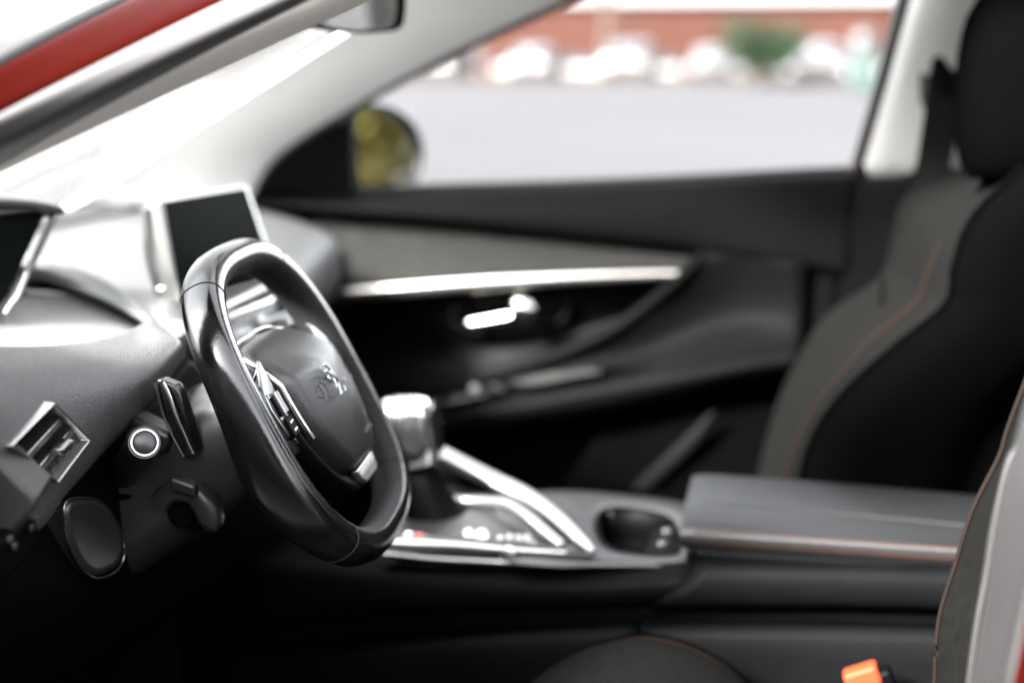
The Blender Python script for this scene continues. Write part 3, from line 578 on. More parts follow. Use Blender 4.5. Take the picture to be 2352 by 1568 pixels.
# lower dashboard: knee panel, pad, fuse flap
k0 = [(u+3, v+5) for u, v in b4]
k1 = [(-215, 1300), (90, 1300), (200, 1215), (290, 1140), (380, 1060), (450, 980), (520, 900)]
k2 = [(-215, 1480), (110, 1420), (260, 1340), (380, 1265), (480, 1205), (560, 1150), (640, 1050)]
k3 = [(-215, 1640), (120, 1560), (300, 1460), (430, 1390), (540, 1320), (640, 1260), (720, 1200)]
KP = [PL(k0, X=-.150), PL(k1, X=-.14), PL(k2, X=-.145), PL(k3, X=-.20)]
patch('knee_panel', KP, 'soft_black', dash, n=5, m=5)
kp = fill_outline([P(u, v, X=-.133) for u, v in ((140, 1168), (165, 1148), (215, 1152), (250, 1190), (274, 1250), (262, 1300), (215, 1322), (180, 1300), (150, 1240))], 4)
kc = sum(kp)/len(kp); nn = len(kp); vs = []
for s, h in ((1.0, -.02), (1.0, .0), (.95, .006), (.80, .005), (.45, .003)): vs += [kc+(p-kc)*s+V3(h, 0, h*.3) for p in kp]
f = grid_faces(5, nn, False, True); f.append(tuple(range(4*nn, 5*nn)))
mesh('knee_pad', vs, f, 'lever_plastic', dash)
sweep('knee_pad_edge', [kc+(p-kc)*1.05+V3(.004, 0, 0) for p in kp], 'satin_dark', dash, ra=.0014, n=1, ns=6, closed=True, caps=False)
flap = prism('fuse_flap', PL([(-60, 1290), (75, 1178), (100, 1215), (60, 1300), (-60, 1400)], X=-.09), (-.03, 0, 0), 'hard_black', dash, bev=.006)
for u, v in ((83, 1192), (72, 1212), (24, 1238), (34, 1254)):
    rbox('clip', P(u, v, X=-.086), .003, .005, .005, 'shroud_plastic', flap, bev=.001)

prism('dash_side', [V3(x, -.405, z) for x, z in ((-.17, .985), (-.15, .90), (-.19, .74), (-.5, .60), (-.74, .66), (-.74, .97), (-.4, .99))], (0, .012, 0), 'soft_black', dash, bev=.005)
# touch screen tablet
T_tl, T_tr, T_bl, T_br = P(366, 458, Y=.235), P(566, 424, Y=.45), P(408, 706, Y=.245), P(640, 640, Y=.46)
tc_ = (T_tl+T_tr+T_bl+T_br)/4; tn = nrm(np.cross(T_tr-T_tl, T_bl-T_tl)); tn = tn if tn[0] > 0 else -tn
def quad(q, s=1, r=.07, sh=0):
    cs = [q[0], q[1], q[2], q[3]]; o = []; c0 = sum(cs)/4
    for i in range(4):
        a, b, c_ = cs[i-1], cs[i], cs[(i+1) % 4]
        for t in (1, .5, .15): o.append(b+(a-b)*r*t)
        for t in (.15, .5, 1): o.append(b+(c_-b)*r*t)
    return [c0+(p-c0)*s+tn*sh for p in o]
tq = (T_tl, T_tr, T_br, T_bl)
vs = []
for s, h in ((.80, -.028), (.97, -.022), (1.0, -.010), (1.0, -.002), (.985, .002), (.93, .001)): vs += quad(tq, s, sh=h)
f = grid_faces(6, 24, False, True); f.append(tuple(range(24)))
tab = mesh('touch_screen', vs, f, 'satin', dash); tab['label'] = 'silver framed dark tablet screen on the dashboard'
prism('display', quad(tq, .935, sh=.0015), -tn*.006, 'screen', tab, bev=0)
sweep('tablet_back', [T_tl-tn*.02+V3(0, .01, -.01), (T_tl+T_bl)/2-tn*.025+V3(0, .01, 0), T_bl-tn*.02+V3(0, .01, .005)], 'satin_dark', tab, ra=.008, rb=.012, n=4, ns=10)
lathe('knob', P(371, 665, Y=.25), (1, -.4, .2), [(0, .005), (.003, .0045), (.004, .002), (.004, -.01)], 'chrome', dash, ns=16)
# centre vents under the tablet
def strip(u0, v0, u1, v1, y0, y1, r, mat, name, parent, X=None):
    return sweep(name, [P(u0, v0, Y=y0), P((u0+u1)/2, (v0+v1)/2, Y=(y0+y1)/2), P(u1, v1, Y=y1)], mat, parent, ra=r*1.4, rb=r, n=3, ns=10, pw=2.6)
cv = prism('centre_vent', [P(u, v, Y=y) for u, v, y in ((425, 762, .14), (640, 672, .46), (720, 760, .46), (700, 900, .46), (470, 960, .14))], (-.05, 0, 0), 'hard_black', dash, bev=.006)
strip(500, 712, 618, 655, .20, .44, .009, 'satin_dark', 'vent_trim', cv)
strip(500, 735, 622, 690, .20, .44, .006, 'chrome', 'vent_trim', cv)
strip(520, 775, 592, 748, .2, .3, .0045, 'satin_dark', 'vent_slat', cv); strip(598, 745, 660, 720, .31, .45, .0045, 'satin_dark', 'vent_slat', cv)
lathe('vent_knob', P(595, 738, Y=.29), (1, -.3, .3), [(0, .006), (.008, .005), (.009, -.006)], 'satin', cv, ns=14)
strip(650, 745, 690, 735, .38, .46, .008, 'satin', 'vent_button', cv)
vb = prism('vent_bezel', PL([(414, 768), (425, 748), (470, 735), (500, 860), (440, 880), (428, 850)], X=-.155), (-.04, 0, 0), 'satin', cv, bev=.008, segs=4)
for i in range(3): rbox('vent_slot', P(447, 790+i*24, X=-.150), .006, .016, .012, 'rubber', cv, bev=.003)

# ------------------------------------------------------------------ steering column
WC = V3(.0171, -.0377, .9343); TT, PS = .5051, .0889
WN = V3(math.cos(TT)*math.cos(PS), math.cos(TT)*math.sin(PS), math.sin(TT)); WA = V3(-math.sin(PS), math.cos(PS), 0); WB = np.cross(WN, WA)
def w(a, b, n=0.0): return WC+WA*a+WB*b+WN*n
col = thing('steering_column', w(0, 0, -.2), 'black steering column shroud with paddle and control levers', 'steering column')
vs = []; ns = 28
secs = ((-.035, .052, .045, 0), (-.05, .066, .056, 0), (-.08, .074, .062, -.002), (-.13, .082, .066, -.004), (-.2, .088, .07, -.006), (-.3, .095, .075, -.01))
for n_, ha, hb, db in secs:
    for j in range(ns):
        t = 2*math.pi*j/ns; ca, sa = math.cos(t), math.sin(t); pw = 2/2.7
        vs.append(w(ha*math.copysign(abs(ca)**pw, ca), hb*math.copysign(abs(sa)**pw, sa)+db, n_))
f = grid_faces(len(secs), ns, False, True); f.append(tuple(range(ns)))
mesh('shroud', vs, f, 'shroud_plastic', col, sub=1)
# shift paddle
pd = [P(u, v, Y=-.135) for u, v in ((357, 874), (366, 870), (398, 884), (412, 905), (430, 960), (450, 1034), (446, 1044), (425, 1050), (408, 1020), (374, 950), (358, 890))]
pdl = prism('shift_paddle', pd, (.002, .014, 0), 'gloss_black', col, bev=.004, segs=4)
sweep('paddle_edge', [P(u, v, Y=-.139) for u, v in ((373, 878), (386, 905), (405, 955), (425, 1000), (444, 1042))], 'chrome', pdl, ra=.0016, rb=.0022, n=4, ns=8)
sweep('paddle_rim', [P(u, v, Y=-.138) for u, v in ((357, 880), (374, 950), (398, 1005), (422, 1049))], 'satin_dark', pdl, ra=.0012, n=4, ns=8)
# indicator stalk
sc, sb = P(332, 1016, Y=-.205), P(283, 1088, Y=-.125)
axs = nrm(sc-sb); Ls = np.linalg.norm(sc-sb)
axc = nrm(axs*.55+nrm(CP-sc)*.75)
stk = sweep('indicator_stalk', [sb-axs*.01, sb+axs*Ls*.35, sc-axc*.030, sc-axc*.012, sc-axc*.002], 'lever_plastic', col, ra=.0165, scale=[.92, .9, 1.0, 1.0, .86], n=6, ns=28)
lathe('end_ring', sc, axc, [(.0115, -.004), (.0128, -.001), (.0122, .0015), (.0108, .0015), (.0102, 0)], 'satin', stk)
lathe('end_cap', sc, axc, [(.0104, -.001), (.0098, .0012), (.008, .002), (.005, .0027), (.0025, .003), (.0001, .0031)], 'shroud_plastic', stk)
lathe('stalk_collar', sb, axs, [(.026, -.012), (.0255, .004), (.0235, .006), (.0205, .004), (.019, -.008)], 'hard_black', col)
rbox('rear_lever', P(352, 990, Y=-.12), .045, .03, .022, 'lever_plastic', col, bev=.006, ax=(nrm(V3(1, 0, -.45)), V3(0, 1, 0), nrm(V3(.45, 0, 1))))
rbox('lever_mount', P(392, 1065, Y=-.105), .04, .04, .07, 'hard_black', col, bev=.006, ax=(nrm(V3(1, 0, .55)), V3(0, 1, 0), nrm(V3(-.55, 0, 1))))
# speed control lever
cl = sweep('control_lever', [P(u, v, Y=-.13) for u, v in ((372, 1150), (392, 1130), (420, 1124), (448, 1133), (468, 1152))], 'lever_plastic', col, ra=.011, rb=.0105, up=(0, 1, 0), n=6, ns=16, pw=3)
sweep('lever_tip', [P(u, v, Y=-.131) for u, v in ((458, 1141), (472, 1158), (483, 1182), (485, 1200), (480, 1212))], 'lever_plastic', cl, ra=.0118, rb=.0115, up=(0, 1, 0), n=6, ns=18, pw=3, scale=[1, 1, 1, .92, .6])
rbox('lever_button', P(424, 1117, Y=-.142), .026, .012, .012, 'lever_plastic', cl, bev=.003, ax=(nrm(P(445, 1128, Y=-.14)-P(405, 1116, Y=-.14)), V3(0, 1, 0), V3(0, 0, 1)))
prism('lever_body', PL([(380, 1140), (415, 1140), (445, 1160), (470, 1205), (455, 1225), (420, 1215), (395, 1180)], Y=-.125), (0, .05, 0), 'hard_black', col, bev=.006)
lathe('lever_dial', P(418, 1178, Y=-.128), (.2, -1, .1), [(0, .002), (.012, .002), (.014, 0), (.014, -.01)], 'hard_black', cl, ns=20)

# ------------------------------------------------------------------ steering wheel
wheel = thing('steering_wheel', WC, 'black leather steering wheel with flattened rim and metal lion emblem', 'steering wheel')
RA, RB, RP = .1555, .1525, 2.75
def rimp(t, da=0.0, n=0.0):
    ct, st = math.cos(t), math.sin(t)
    a = (RA+da)*math.copysign(abs(ct)**(2/RP), ct); b = (RB+da)*math.copysign(abs(st)**(2/RP), st); return w(a, b, n)
NT = 160
def even(da=0.0, n=0.0, m=NT):
    raw = [rimp(2*math.pi*i/1440, da, n) for i in range(1440)]; L = [0.0]
    for i in range(1440): L.append(L[-1]+np.linalg.norm(raw[(i+1) % 1440]-raw[i]))
    out = []; j = 0
    for k_ in range(m):
        x = L[-1]*k_/m
        while L[j+1] < x: j += 1
        out.append(raw[j]+(raw[(j+1) % 1440]-raw[j])*(x-L[j])/(L[j+1]-L[j]))
    return out
ev_ = even()
def thick(p):                       # grips swell towards the lower sides
    a, b = (p-WC)@WA, (p-WC)@WB; th = math.atan2(b, abs(a)); return 1+.2*math.exp(-((th+.35)/.55)**2)-.04*(th > .9)
sc_r = [thick(p) for p in ev_]
sw = sweep('rim', ev_, 'rim_leather', wheel, ra=.0172, rb=.0215, up=WN, n=1, ns=40, closed=True, caps=False, pw=2.3)
material('rim_inner', (.003, .003, .0032), .65, bump=('noise', 900, .6, .001), spec=.2); sw.data.materials.append(MAT['rim_inner'])
me = sw.data; off = base_of(wheel); RK = []
for v_ in range(NT):
    c0 = ev_[v_]; a_, b_ = (c0-WC)@WA, (c0-WC)@WB; th = math.atan2(b_, abs(a_)); g_ = math.exp(-((th+.28)/.42)**2)
    kr, kn, sh = 1+.10*g_, .93+.34*g_, -.002-.0095*g_; RK.append((kr, kn, sh))
    for j in range(40):
        vv = me.vertices[v_*40+j]; d = np.array(vv.co)+off-c0; dn = d@WN; vv.co = Vector(c0-off+(d-WN*dn)*kr+WN*(dn*kn+sh))
me.update()
for p in me.polygons:
    c0 = np.array(p.center)+off; i = min(range(NT), key=lambda q: float(((ev_[q]-c0)**2).sum())); d = nrm(c0-ev_[i]); rad = nrm(WC-ev_[i])
    if d@rad > .30: p.material_index = 1
for ang in (52, 128, 227, 313):     # seams between the leather sections
    i = min(range(NT), key=lambda q: abs(((math.degrees(math.atan2((ev_[q]-WC)@WB, (ev_[q]-WC)@WA)) % 360)-ang)))
    t_ = nrm(ev_[(i+1) % NT]-ev_[i-1]); s_ = nrm(np.cross(t_, WN)); kr, kn, sh = RK[i]
    sweep('seam', [ev_[i]+WN*sh+s_*.0173*kr*math.copysign(abs(math.cos(q))**(2/2.3), math.cos(q))+WN*.0216*kn*math.copysign(abs(math.sin(q))**(2/2.3), math.sin(q)) for q in np.linspace(0, 2*math.pi, 37)[:-1]], 'rubber', sw, ra=.0007, n=1, ns=6, up=t_, closed=True, caps=False)
# cross stitching on the inner side of the rim
zz = []; inner = even(-.0145, 0, 220)
for i, p in enumerate(inner):
    t = (p-WC); zz.append(p+WN*(.0035 if i % 2 else -.0035)+nrm(WC-p)*.0014)
sweep('stitching', zz, 'thread_brown', sw, ra=.0006, n=1, ns=5, up=WN, closed=True, caps=False, kind='stuff')
def wh(a, b, n=0.0): return w(a, b, n+.006)
# hub pad
half = [(0, .074), (.030, .074), (.052, .071), (.066, .062), (.075, .048), (.081, .03), (.083, .008), (.081, -.018), (.074, -.040), (.060, -.062), (.046, -.077), (.030, -.083), (0, -.084)]
ol = half+[(-a, b) for a, b in half[-2:0:-1]]
ol = [(q[0], q[1]) for q in cr([V3(a, b, 0) for a, b in ol], 4, True)]
def PADT(b): return .032*max(0, (b-.026)/.048)**1.25
def hubh(s, b): return .006+.011*min(1, (1-s)/.06)**.5*(s < .999)+.016*(1-s*s)
vs = []; nn = len(ol); ss = (1.0, .995, .985, .965, .94, .88, .78, .66, .52, .36, .2, .08)
for s in ss:
    for a, b in ol: vs.append(wh(a*s, b*s, (.000 if s == 1.0 else hubh(s, b))-PADT(b*s)))
f = grid_faces(len(ss), nn, False, True); f.append(tuple(range((len(ss)-1)*nn, len(ss)*nn)))
pad = mesh('airbag_cover', vs, f, 'pad_leather', wheel); pad['label'] = 'grained black airbag cover in the wheel hub'
def onpad(a, b):
    r = [math.hypot(x, y) for x, y in ol]; ang = math.atan2(b, a); j = min(range(nn), key=lambda q: abs(math.atan2(math.sin(math.atan2(ol[q][1], ol[q][0])-ang), math.cos(math.atan2(ol[q][1], ol[q][0])-ang))))
    s = math.hypot(a, b)/r[j]; return wh(a, b, hubh(s, b)-PADT(b))
# emblem: rampant lion in raised metal strokes (traced on the hub plane)
def hubplane(x, y, off=.0355):
    u, v = (1240+x/7.84)*.57422, (1430+y/7.84)*.57422
    d = FW+RT*((u-1176)/FPX)-UP*((v-784)/FPX); t = ((wh(0, 0, off)-CP)@WN)/(d@WN); return CP+d*t
lion = [([(400, 262), (420, 225), (470, 215), (560, 290), (640, 370), (690, 470), (790, 560), (865, 655)], 2.1, (.6, .9, 1, 1.1, 1.2, 1.2, 1.3, .8)),
        ([(462, 468), (452, 430), (500, 428), (600, 490), (700, 545), (800, 620), (880, 700)], 1.7, (.6, .9, 1, 1, 1.1, 1.2, .8)),
        ([(560, 545), (568, 620), (615, 690), (650, 640)], 1.1, (1, .9, .9, .5)),
        ([(505, 350), (520, 390), (560, 440)], 1.1, (.7, 1, .7)),
        ([(730, 650), (775, 740), (815, 820), (855, 915)], 1.8, (1.1, 1.1, .8, .5)),
        ([(885, 800), (920, 930), (950, 1050), (985, 1085), (935, 1155)], 1.7, (.8, .9, 1.0, 1.2, .7)),
        ([(1035, 895), (1080, 950), (1105, 1000), (1075, 1045)], 1.9, (.7, 1.1, 1.1, .6)),
        ([(1080, 660), (1120, 690), (1130, 730)], 1.1, (.7, 1, .7))]
em = None
for pts, r, scl in lion:
    q = sweep('emblem' if em is None else 'emblem_stroke', [hubplane(x, y) for x, y in pts], 'satin', pad if em is None else em, ra=r*.00075, rb=.0012, up=WN, n=5, ns=10, scale=scl) if em is None else \
        sweep('emblem_stroke', [hubplane(x, y) for x, y in pts], 'satin', pad, ra=r*.00075, rb=.0012, up=WN, n=5, ns=10, scale=scl)
    em = em or q
for sgn in (-1, 1):                 # embossed horn symbols
    a0 = .052*sgn
    hs_ = sweep('horn_symbol', [onpad(a0-.008*1, .003), onpad(a0+.001, .008), onpad(a0+.001, -.006), onpad(a0-.008, .000)], 'pad_leather', pad, ra=.0006, n=3, ns=6)
    sweep('horn_symbol', [onpad(a0+.006, .010), onpad(a0+.011, .005), onpad(a0+.012, -.002), onpad(a0+.007, -.008)], 'pad_leather', pad, ra=.0006, n=3, ns=6)
text('airbag_lettering', 'AIRBAG', onpad(.026, -.060)+WN*.0006, WA, WB, .0075, 'satin_dark', pad, depth=.0004)
# metal frame round the pad and its gap
fo = [(a*1.075, b*1.07) for a, b in ol if b > -.030]
k0_ = min(range(len(fo)), key=lambda i: (fo[i][1]) + (0 if fo[i][0] > 0 else 9))
right = sorted([q for q in fo if q[0] >= 0], key=lambda q: math.atan2(q[1], q[0])); left = sorted([q for q in fo if q[0] < 0], key=lambda q: math.atan2(q[1], q[0]) % (2*math.pi))
path = [wh(a*.99, b*.995, .008-PADT(b)) for a, b in right+left]
sweep('pad_frame', path, 'chrome', wheel, ra=.0022, rb=.0026, up=WN, n=2, ns=10)
vs = []
for s, h in ((1.10, .000), (1.12, -.008), (1.10, -.03), (.8, -.04)): vs += [wh(a*s, b*s, h-PADT(b)) for a, b in ol]
f = grid_faces(4, nn, False, True); f.append(tuple(range(nn))); f.append(tuple(range(3*nn, 4*nn)))
mesh('hub_body', vs, f, 'gloss_black', wheel)
# lower hub cover
lo = [(-.112, -.012), (-.108, -.030), (-.098, -.052), (-.080, -.076), (-.056, -.094), (-.030, -.103), (0, -.105), (.030, -.103), (.056, -.094), (.080, -.076), (.098, -.052), (.108, -.030), (.112, -.012)]
up_ = [(a*.80, b*.80) for a, b in lo]
patch('lower_cover', [[wh(a*.92, b*.92, -.045) for a, b in lo], [wh(a, b, -.022) for a, b in lo], [wh(a*1.0, b*1.0, -.002) for a, b in lo], [wh(a*.955, b*.965, .006) for a, b in lo], [wh(a*.86, b*.86, .003) for a, b in lo]], 'soft_black', wheel, n=4, m=5, solid=.002)
# metal badge under the pad
bo = [(-.034, -.0845), (.034, -.0845), (.030, -.0965), (.022, -.101), (-.022, -.101), (-.030, -.0965)]
bd = prism('badge', [wh(a, b, .013) for a, b in bo], -WN*.008, 'satin', wheel, bev=.0015)
for i in range(9):
    q = wh(-.026+.0065*i, -.0915, .0133); rbox('badge_relief', q, .0028, .006, .0008, 'chrome', bd, bev=.0003, ax=(WA, WB, WN))
# spokes with their switch clusters
for sgn in (-1, 1):
    o = [(.078, .052), (.104, .046), (.136, .034), (.150, .012), (.148, -.014), (.126, -.032), (.098, -.038), (.080, -.032)]
    sp_ = prism('spoke', [wh(a*sgn, b, .001) for a, b in o], -WN*.030, 'gloss_black', wheel, bev=.006)
    prism('spoke_panel', [wh(a*sgn, b, .0035) for a, b in ((.090, .058), (.104, .050), (.118, .036), (.126, .014), (.122, -.012), (.110, -.026), (.096, -.030), (.093, -.006), (.094, .02))], -WN*.004, 'satin_dark', sp_, bev=.0012)
    prism('button_well', [wh(a*sgn, b, .0045) for a, b in ((.098, .026), (.121, .028), (.123, .010), (.119, -.012), (.109, -.022), (.099, -.022))], -WN*.003, 'gloss_black', sp_, bev=.0006)
    rbox('button', wh(.109*sgn, -.009, .004), .020, .020, .007, 'hard_black', sp_, bev=.002, ax=(WA, WB, WN))
    rbox('button', wh(.117*sgn, .014, .004), .009, .020, .007, 'hard_black', sp_, bev=.002, ax=(WA, WB, WN))
    sc_w = sweep('scroll_wheel', [wh(.105*sgn, .005, .004), wh(.105*sgn, .026, .004)], 'satin_dark', sp_, ra=.0052, n=3, ns=16)
    for b in (-.005, -.013):
        prism('button_mark', [wh(.104*sgn, b, .0079), wh(.113*sgn, b-.001, .0079), wh(.113*sgn, b+.0012, .0079), wh(.104*sgn, b+.0012, .0079)], WN*.0003, 'white_mark', sp_, bev=0)
# ------------------------------------------------------------------ centre console
con = thing('centre_console', (.4, .37, .30), 'dark centre console with cup holder, metal rails and padded side panels', 'centre console')
# deck behind the selector, with cup holder well
ZD = .672
ch = [(u, v) for u, v in ((1372, 1212), (1378, 1182), (1405, 1168), (1470, 1172), (1535, 1190), (1556, 1225), (1560, 1262), (1535, 1276), (1440, 1271), (1390, 1252))]
hole = [P(u, v, Z=ZD) for u, v in ch]; hole = cr(hole, 4, True); hc = sum(hole)/len(hole); m = len(hole)
outer = [P(u, v, Z=ZD) for u, v in ((1180, 1140), (1300, 1128), (1460, 1140), (1590, 1160), (1640, 1200), (1640, 1260), (1600, 1297), (1500, 1300), (1360, 1300), (1260, 1300), (1130, 1280), (1130, 1200))]
outer = cr(outer, 4, True)
ang = lambda p: math.atan2(p[1]-hc[1], p[0]-hc[0])
def ray_out(t):
    best = max(outer, key=lambda p: math.cos(ang(p)-t)); return best
vs = []; ho = sorted(hole, key=ang); oo = [ray_out(ang(p)) for p in ho]
for k_, z in ((0, -.003), (.06, .0), (1, 0.0)): vs += [a+(b-a)*k_+V3(0, 0, z) for a, b in zip(ho, oo)]
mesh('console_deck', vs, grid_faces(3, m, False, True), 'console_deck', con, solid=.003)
vs = []
for s, z in ((1.0, -.002), (.95, -.006), (.92, -.03), (.88, -.075), (.3, -.08)): vs += [hc+(p-hc)*s+V3(0, 0, z) for p in ho]
f = grid_faces(5, m, False, True); f.append(tuple(range(4*m, 5*m)))
ch_ = mesh('cup_holder', vs, f, 'hard_black', con)
sweep('cup_rim', [p+V3(0, 0, .001) for p in ho], 'hard_black', ch_, ra=.0028, n=1, ns=8, closed=True, caps=False)
for u, v in ((1392, 1192), (1540, 1240), (1528, 1272)):
    rbox('cup_grip', P(u, v, Z=ZD-.018)*.9+hc*.1, .014, .014, .03, 'shroud_plastic', ch_, bev=.004)
# side of the console towards the driver
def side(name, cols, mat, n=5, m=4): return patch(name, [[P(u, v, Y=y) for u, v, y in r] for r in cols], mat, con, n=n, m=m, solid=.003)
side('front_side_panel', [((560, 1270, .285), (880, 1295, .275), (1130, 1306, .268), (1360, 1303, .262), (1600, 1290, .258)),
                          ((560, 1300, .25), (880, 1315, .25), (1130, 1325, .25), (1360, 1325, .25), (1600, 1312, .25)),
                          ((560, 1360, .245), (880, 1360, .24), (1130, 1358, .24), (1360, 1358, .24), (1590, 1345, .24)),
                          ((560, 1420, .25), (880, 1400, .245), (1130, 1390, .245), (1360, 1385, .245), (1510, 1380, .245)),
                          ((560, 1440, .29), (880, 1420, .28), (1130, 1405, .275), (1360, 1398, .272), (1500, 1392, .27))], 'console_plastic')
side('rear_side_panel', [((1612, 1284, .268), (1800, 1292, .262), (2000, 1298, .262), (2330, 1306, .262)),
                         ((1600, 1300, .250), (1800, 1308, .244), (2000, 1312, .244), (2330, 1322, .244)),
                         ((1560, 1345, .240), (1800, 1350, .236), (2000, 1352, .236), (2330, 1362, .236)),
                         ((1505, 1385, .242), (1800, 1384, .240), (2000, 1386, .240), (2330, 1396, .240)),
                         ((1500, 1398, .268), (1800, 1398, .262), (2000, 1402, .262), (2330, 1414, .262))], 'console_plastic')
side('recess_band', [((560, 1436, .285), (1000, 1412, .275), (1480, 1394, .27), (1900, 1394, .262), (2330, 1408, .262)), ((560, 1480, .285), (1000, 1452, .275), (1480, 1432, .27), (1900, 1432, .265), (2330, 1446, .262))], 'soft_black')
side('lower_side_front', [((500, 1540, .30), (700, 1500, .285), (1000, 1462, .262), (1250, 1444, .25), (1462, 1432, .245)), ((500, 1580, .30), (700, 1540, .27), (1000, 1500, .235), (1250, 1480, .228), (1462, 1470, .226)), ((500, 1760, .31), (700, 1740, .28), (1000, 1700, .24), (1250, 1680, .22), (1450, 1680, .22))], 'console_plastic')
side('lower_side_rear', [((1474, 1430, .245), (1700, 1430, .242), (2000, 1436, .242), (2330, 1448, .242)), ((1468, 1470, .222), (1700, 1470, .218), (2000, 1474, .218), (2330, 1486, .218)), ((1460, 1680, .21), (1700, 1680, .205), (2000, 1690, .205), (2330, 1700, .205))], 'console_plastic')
rbox('core', (.45, .375, .45), 1.5, .15, .36, 'hard_black', con, bev=.02)
rbox('core', (.62, .375, .62), .62, .17, .09, 'hard_black', con, bev=.02)
# armrest lid
lf = [(1566, 1236), (1562, 1180), (1572, 1135), (1600, 1122)]
x0_, x1_ = .362, .80
def lidrow(x, k_):            # section across the car at position x
    zt = .728-.014*((x-.36)/.44)**2-.0*k_; zb = .690
    return [V3(x, y, z) for y, z in ((.272, zb), (.266, zb+.012), (.268, zb+.024), (.283, zt-.006*1), (.33, zt+.003), (.40, zt+.004), (.46, zt-.002), (.482, zb+.02), (.482, zb))]
lr = []
for x, k_ in ((.368, .2), (.366, .9), (.372, 1), (.39, 1), (.43, 1), (.55, 1), (.7, 1), (.85, 1), (.95, 1)):
    r = lidrow(x, k_); c0 = V3(x, .375, .705); s = {0: .55, 1: .8, 2: .93}.get(len(lr), 1.0); lr.append([c0+(p-c0)*V3(1, s*.04+.96 if s < 1 else 1, s) for p in r])
lid = patch('armrest_lid', lr, 'armrest_leather', con, n=5, m=4, solid=.002); lid['label'] = 'padded grey black armrest lid with double orange stitching'
for dz, dy in ((.0255, -.0005), (.0125, -.0022)):      # double stitch line
    vs = []; fs = []
    for i in range(150):
        x = .382+i*.0037; zb = .690
        a = V3(x, .267+dy, zb+dz); b = a+V3(.0024, 0, .0002); k_ = len(vs)
        for p in (a, b):
            for q in ((0, -.0009, -.0007), (0, -.0009, .0007), (0, .0008, .0007), (0, .0008, -.0007)): vs.append(p+V3(*q))
        fs += [(k_, k_+1, k_+5, k_+4), (k_+1, k_+2, k_+6, k_+5), (k_+2, k_+3, k_+7, k_+6), (k_+3, k_, k_+4, k_+7), (k_, k_+1, k_+2, k_+3), (k_+4, k_+5, k_+6, k_+7)]
    mesh('stitching', vs, fs, 'thread_bright', lid, kind='stuff')
sweep('lid_crease', [V3(x, .325, .728-.014*((x-.36)/.44)**2+.0028) for x in (.39, .5, .65, .8, .95)], 'rubber', lid, ra=.0018, n=4, ns=6)
lb_ = [[V3(x, y, z) for y, z in ((.286, .693), (.272, .690), (.270, .680), (.276, .672), (.30, .668))] for x in (.385, .39, .6, .8, .95)]
patch('lid_base', lb_, 'soft_black', lid, n=3, m=3, solid=.003)
# selector module: gloss side blade, metal edges, rails
rr = PL([(868, 1264), (1000, 1258), (1180, 1264), (1368, 1272), (1352, 1292), (1336, 1304), (1000, 1306), (930, 1300)], Y=.252)
prism('gloss_blade', rr, (0, .012, 0), 'gloss_black', con, bev=.002)
sweep('lower_metal_strip', [P(u, v, Y=.247) for u, v in ((850, 1268), (930, 1276), (1000, 1283), (1150, 1291), (1336, 1298))], 'satin', con, ra=.002, rb=.0026, n=4, ns=10, pw=3)
sweep('upper_metal_edge', [P(u, v, Y=.254) for u, v in ((870, 1246), (960, 1250), (1060, 1253), (1180, 1262), (1300, 1268))], 'satin', con, ra=.004, rb=.0042, n=4, ns=10, scale=[1.3, 1.3, 1.1, .7, .3], pw=3)
patch('button_deck', [[P(u, v, Y=.258) for u, v in ((860, 1238), (1000, 1240), (1150, 1250), (1345, 1268))], [P(u, v, Y=.33) for u, v in ((900, 1200), (1030, 1202), (1150, 1208), (1300, 1232))], [P(u, v, Y=.40) for u, v in ((930, 1160), (1050, 1160), (1150, 1165), (1260, 1190))], [P(u, v, Y=.47) for u, v in ((940, 1110), (1050, 1115), (1150, 1125), (1240, 1150))]], 'console_deck', con, n=5, m=4)
rail = sweep('outer_rail', [P(u, v, Y=y) for u, v, y in ((960, 1014, .45), (1010, 1040, .45), (1110, 1091, .44), (1205, 1138, .41), (1268, 1182, .36), (1326, 1234, .30), (1362, 1266, .262))], 'satin', con, ra=.011, rb=.007, n=6, ns=14, scale=[1.3, 1.35, 1.35, 1.3, 1.2, .9, .4], pw=2.6)
sweep('inner_rail', [P(u, v, Y=y) for u, v, y in ((1034, 1146, .40), (1100, 1150, .39), (1160, 1158, .365), (1203, 1182, .33), (1245, 1216, .295), (1292, 1252, .268))], 'satin', con, ra=.0085, rb=.006, n=6, ns=12, scale=[.9, 1, 1.05, 1.1, 1, .7], pw=2.6)
patch('rail_web', [[P(u, v, Y=y) for u, v, y in ((970, 1050, .46), (1110, 1115, .45), (1200, 1160, .42), (1330, 1250, .30))], [P(u, v, Y=y) for u, v, y in ((985, 1120, .47), (1100, 1150, .46), (1180, 1180, .42), (1310, 1255, .30))]], 'console_plastic', con, n=4, m=3)
for u, v, r, mt in ((962, 1236, .007, 'red_led'), (938, 1232, .006, 'satin')):
    lathe('button', P(u, v, Y=.27), (0, -.5, 1), [(0, .004), (r, .003), (r*1.1, -.004)], mt, con, ns=16)
for u, v, r in ((1078, 1228, .007), (1108, 1232, .010)):
    lathe('button', P(u, v, Y=.28), (0, -.6, 1), [(0, .006), (r*.8, .005), (r, .002), (r, -.006)], 'chrome', con, ns=20)
gx, gy = V3(1, 0, 0), nrm(V3(0, .6, .4))
for i, (ch0, u, v) in enumerate((('P', 1148, 1237), ('R', 1170, 1233), ('N', 1191, 1234), ('D', 1212, 1235), ('M', 1222, 1248))):
    text('gear_letter', ch0, P(u, v, Y=.272), gx, gy, .011, 'white_mark', con, depth=.0008)
lathe('start_button', P(1168, 1272, Y=.246), (0, -1, .1), [(0, .0015), (.008, .0012), (.0095, .0), (.0095, -.004)], 'satin', con, ns=24)
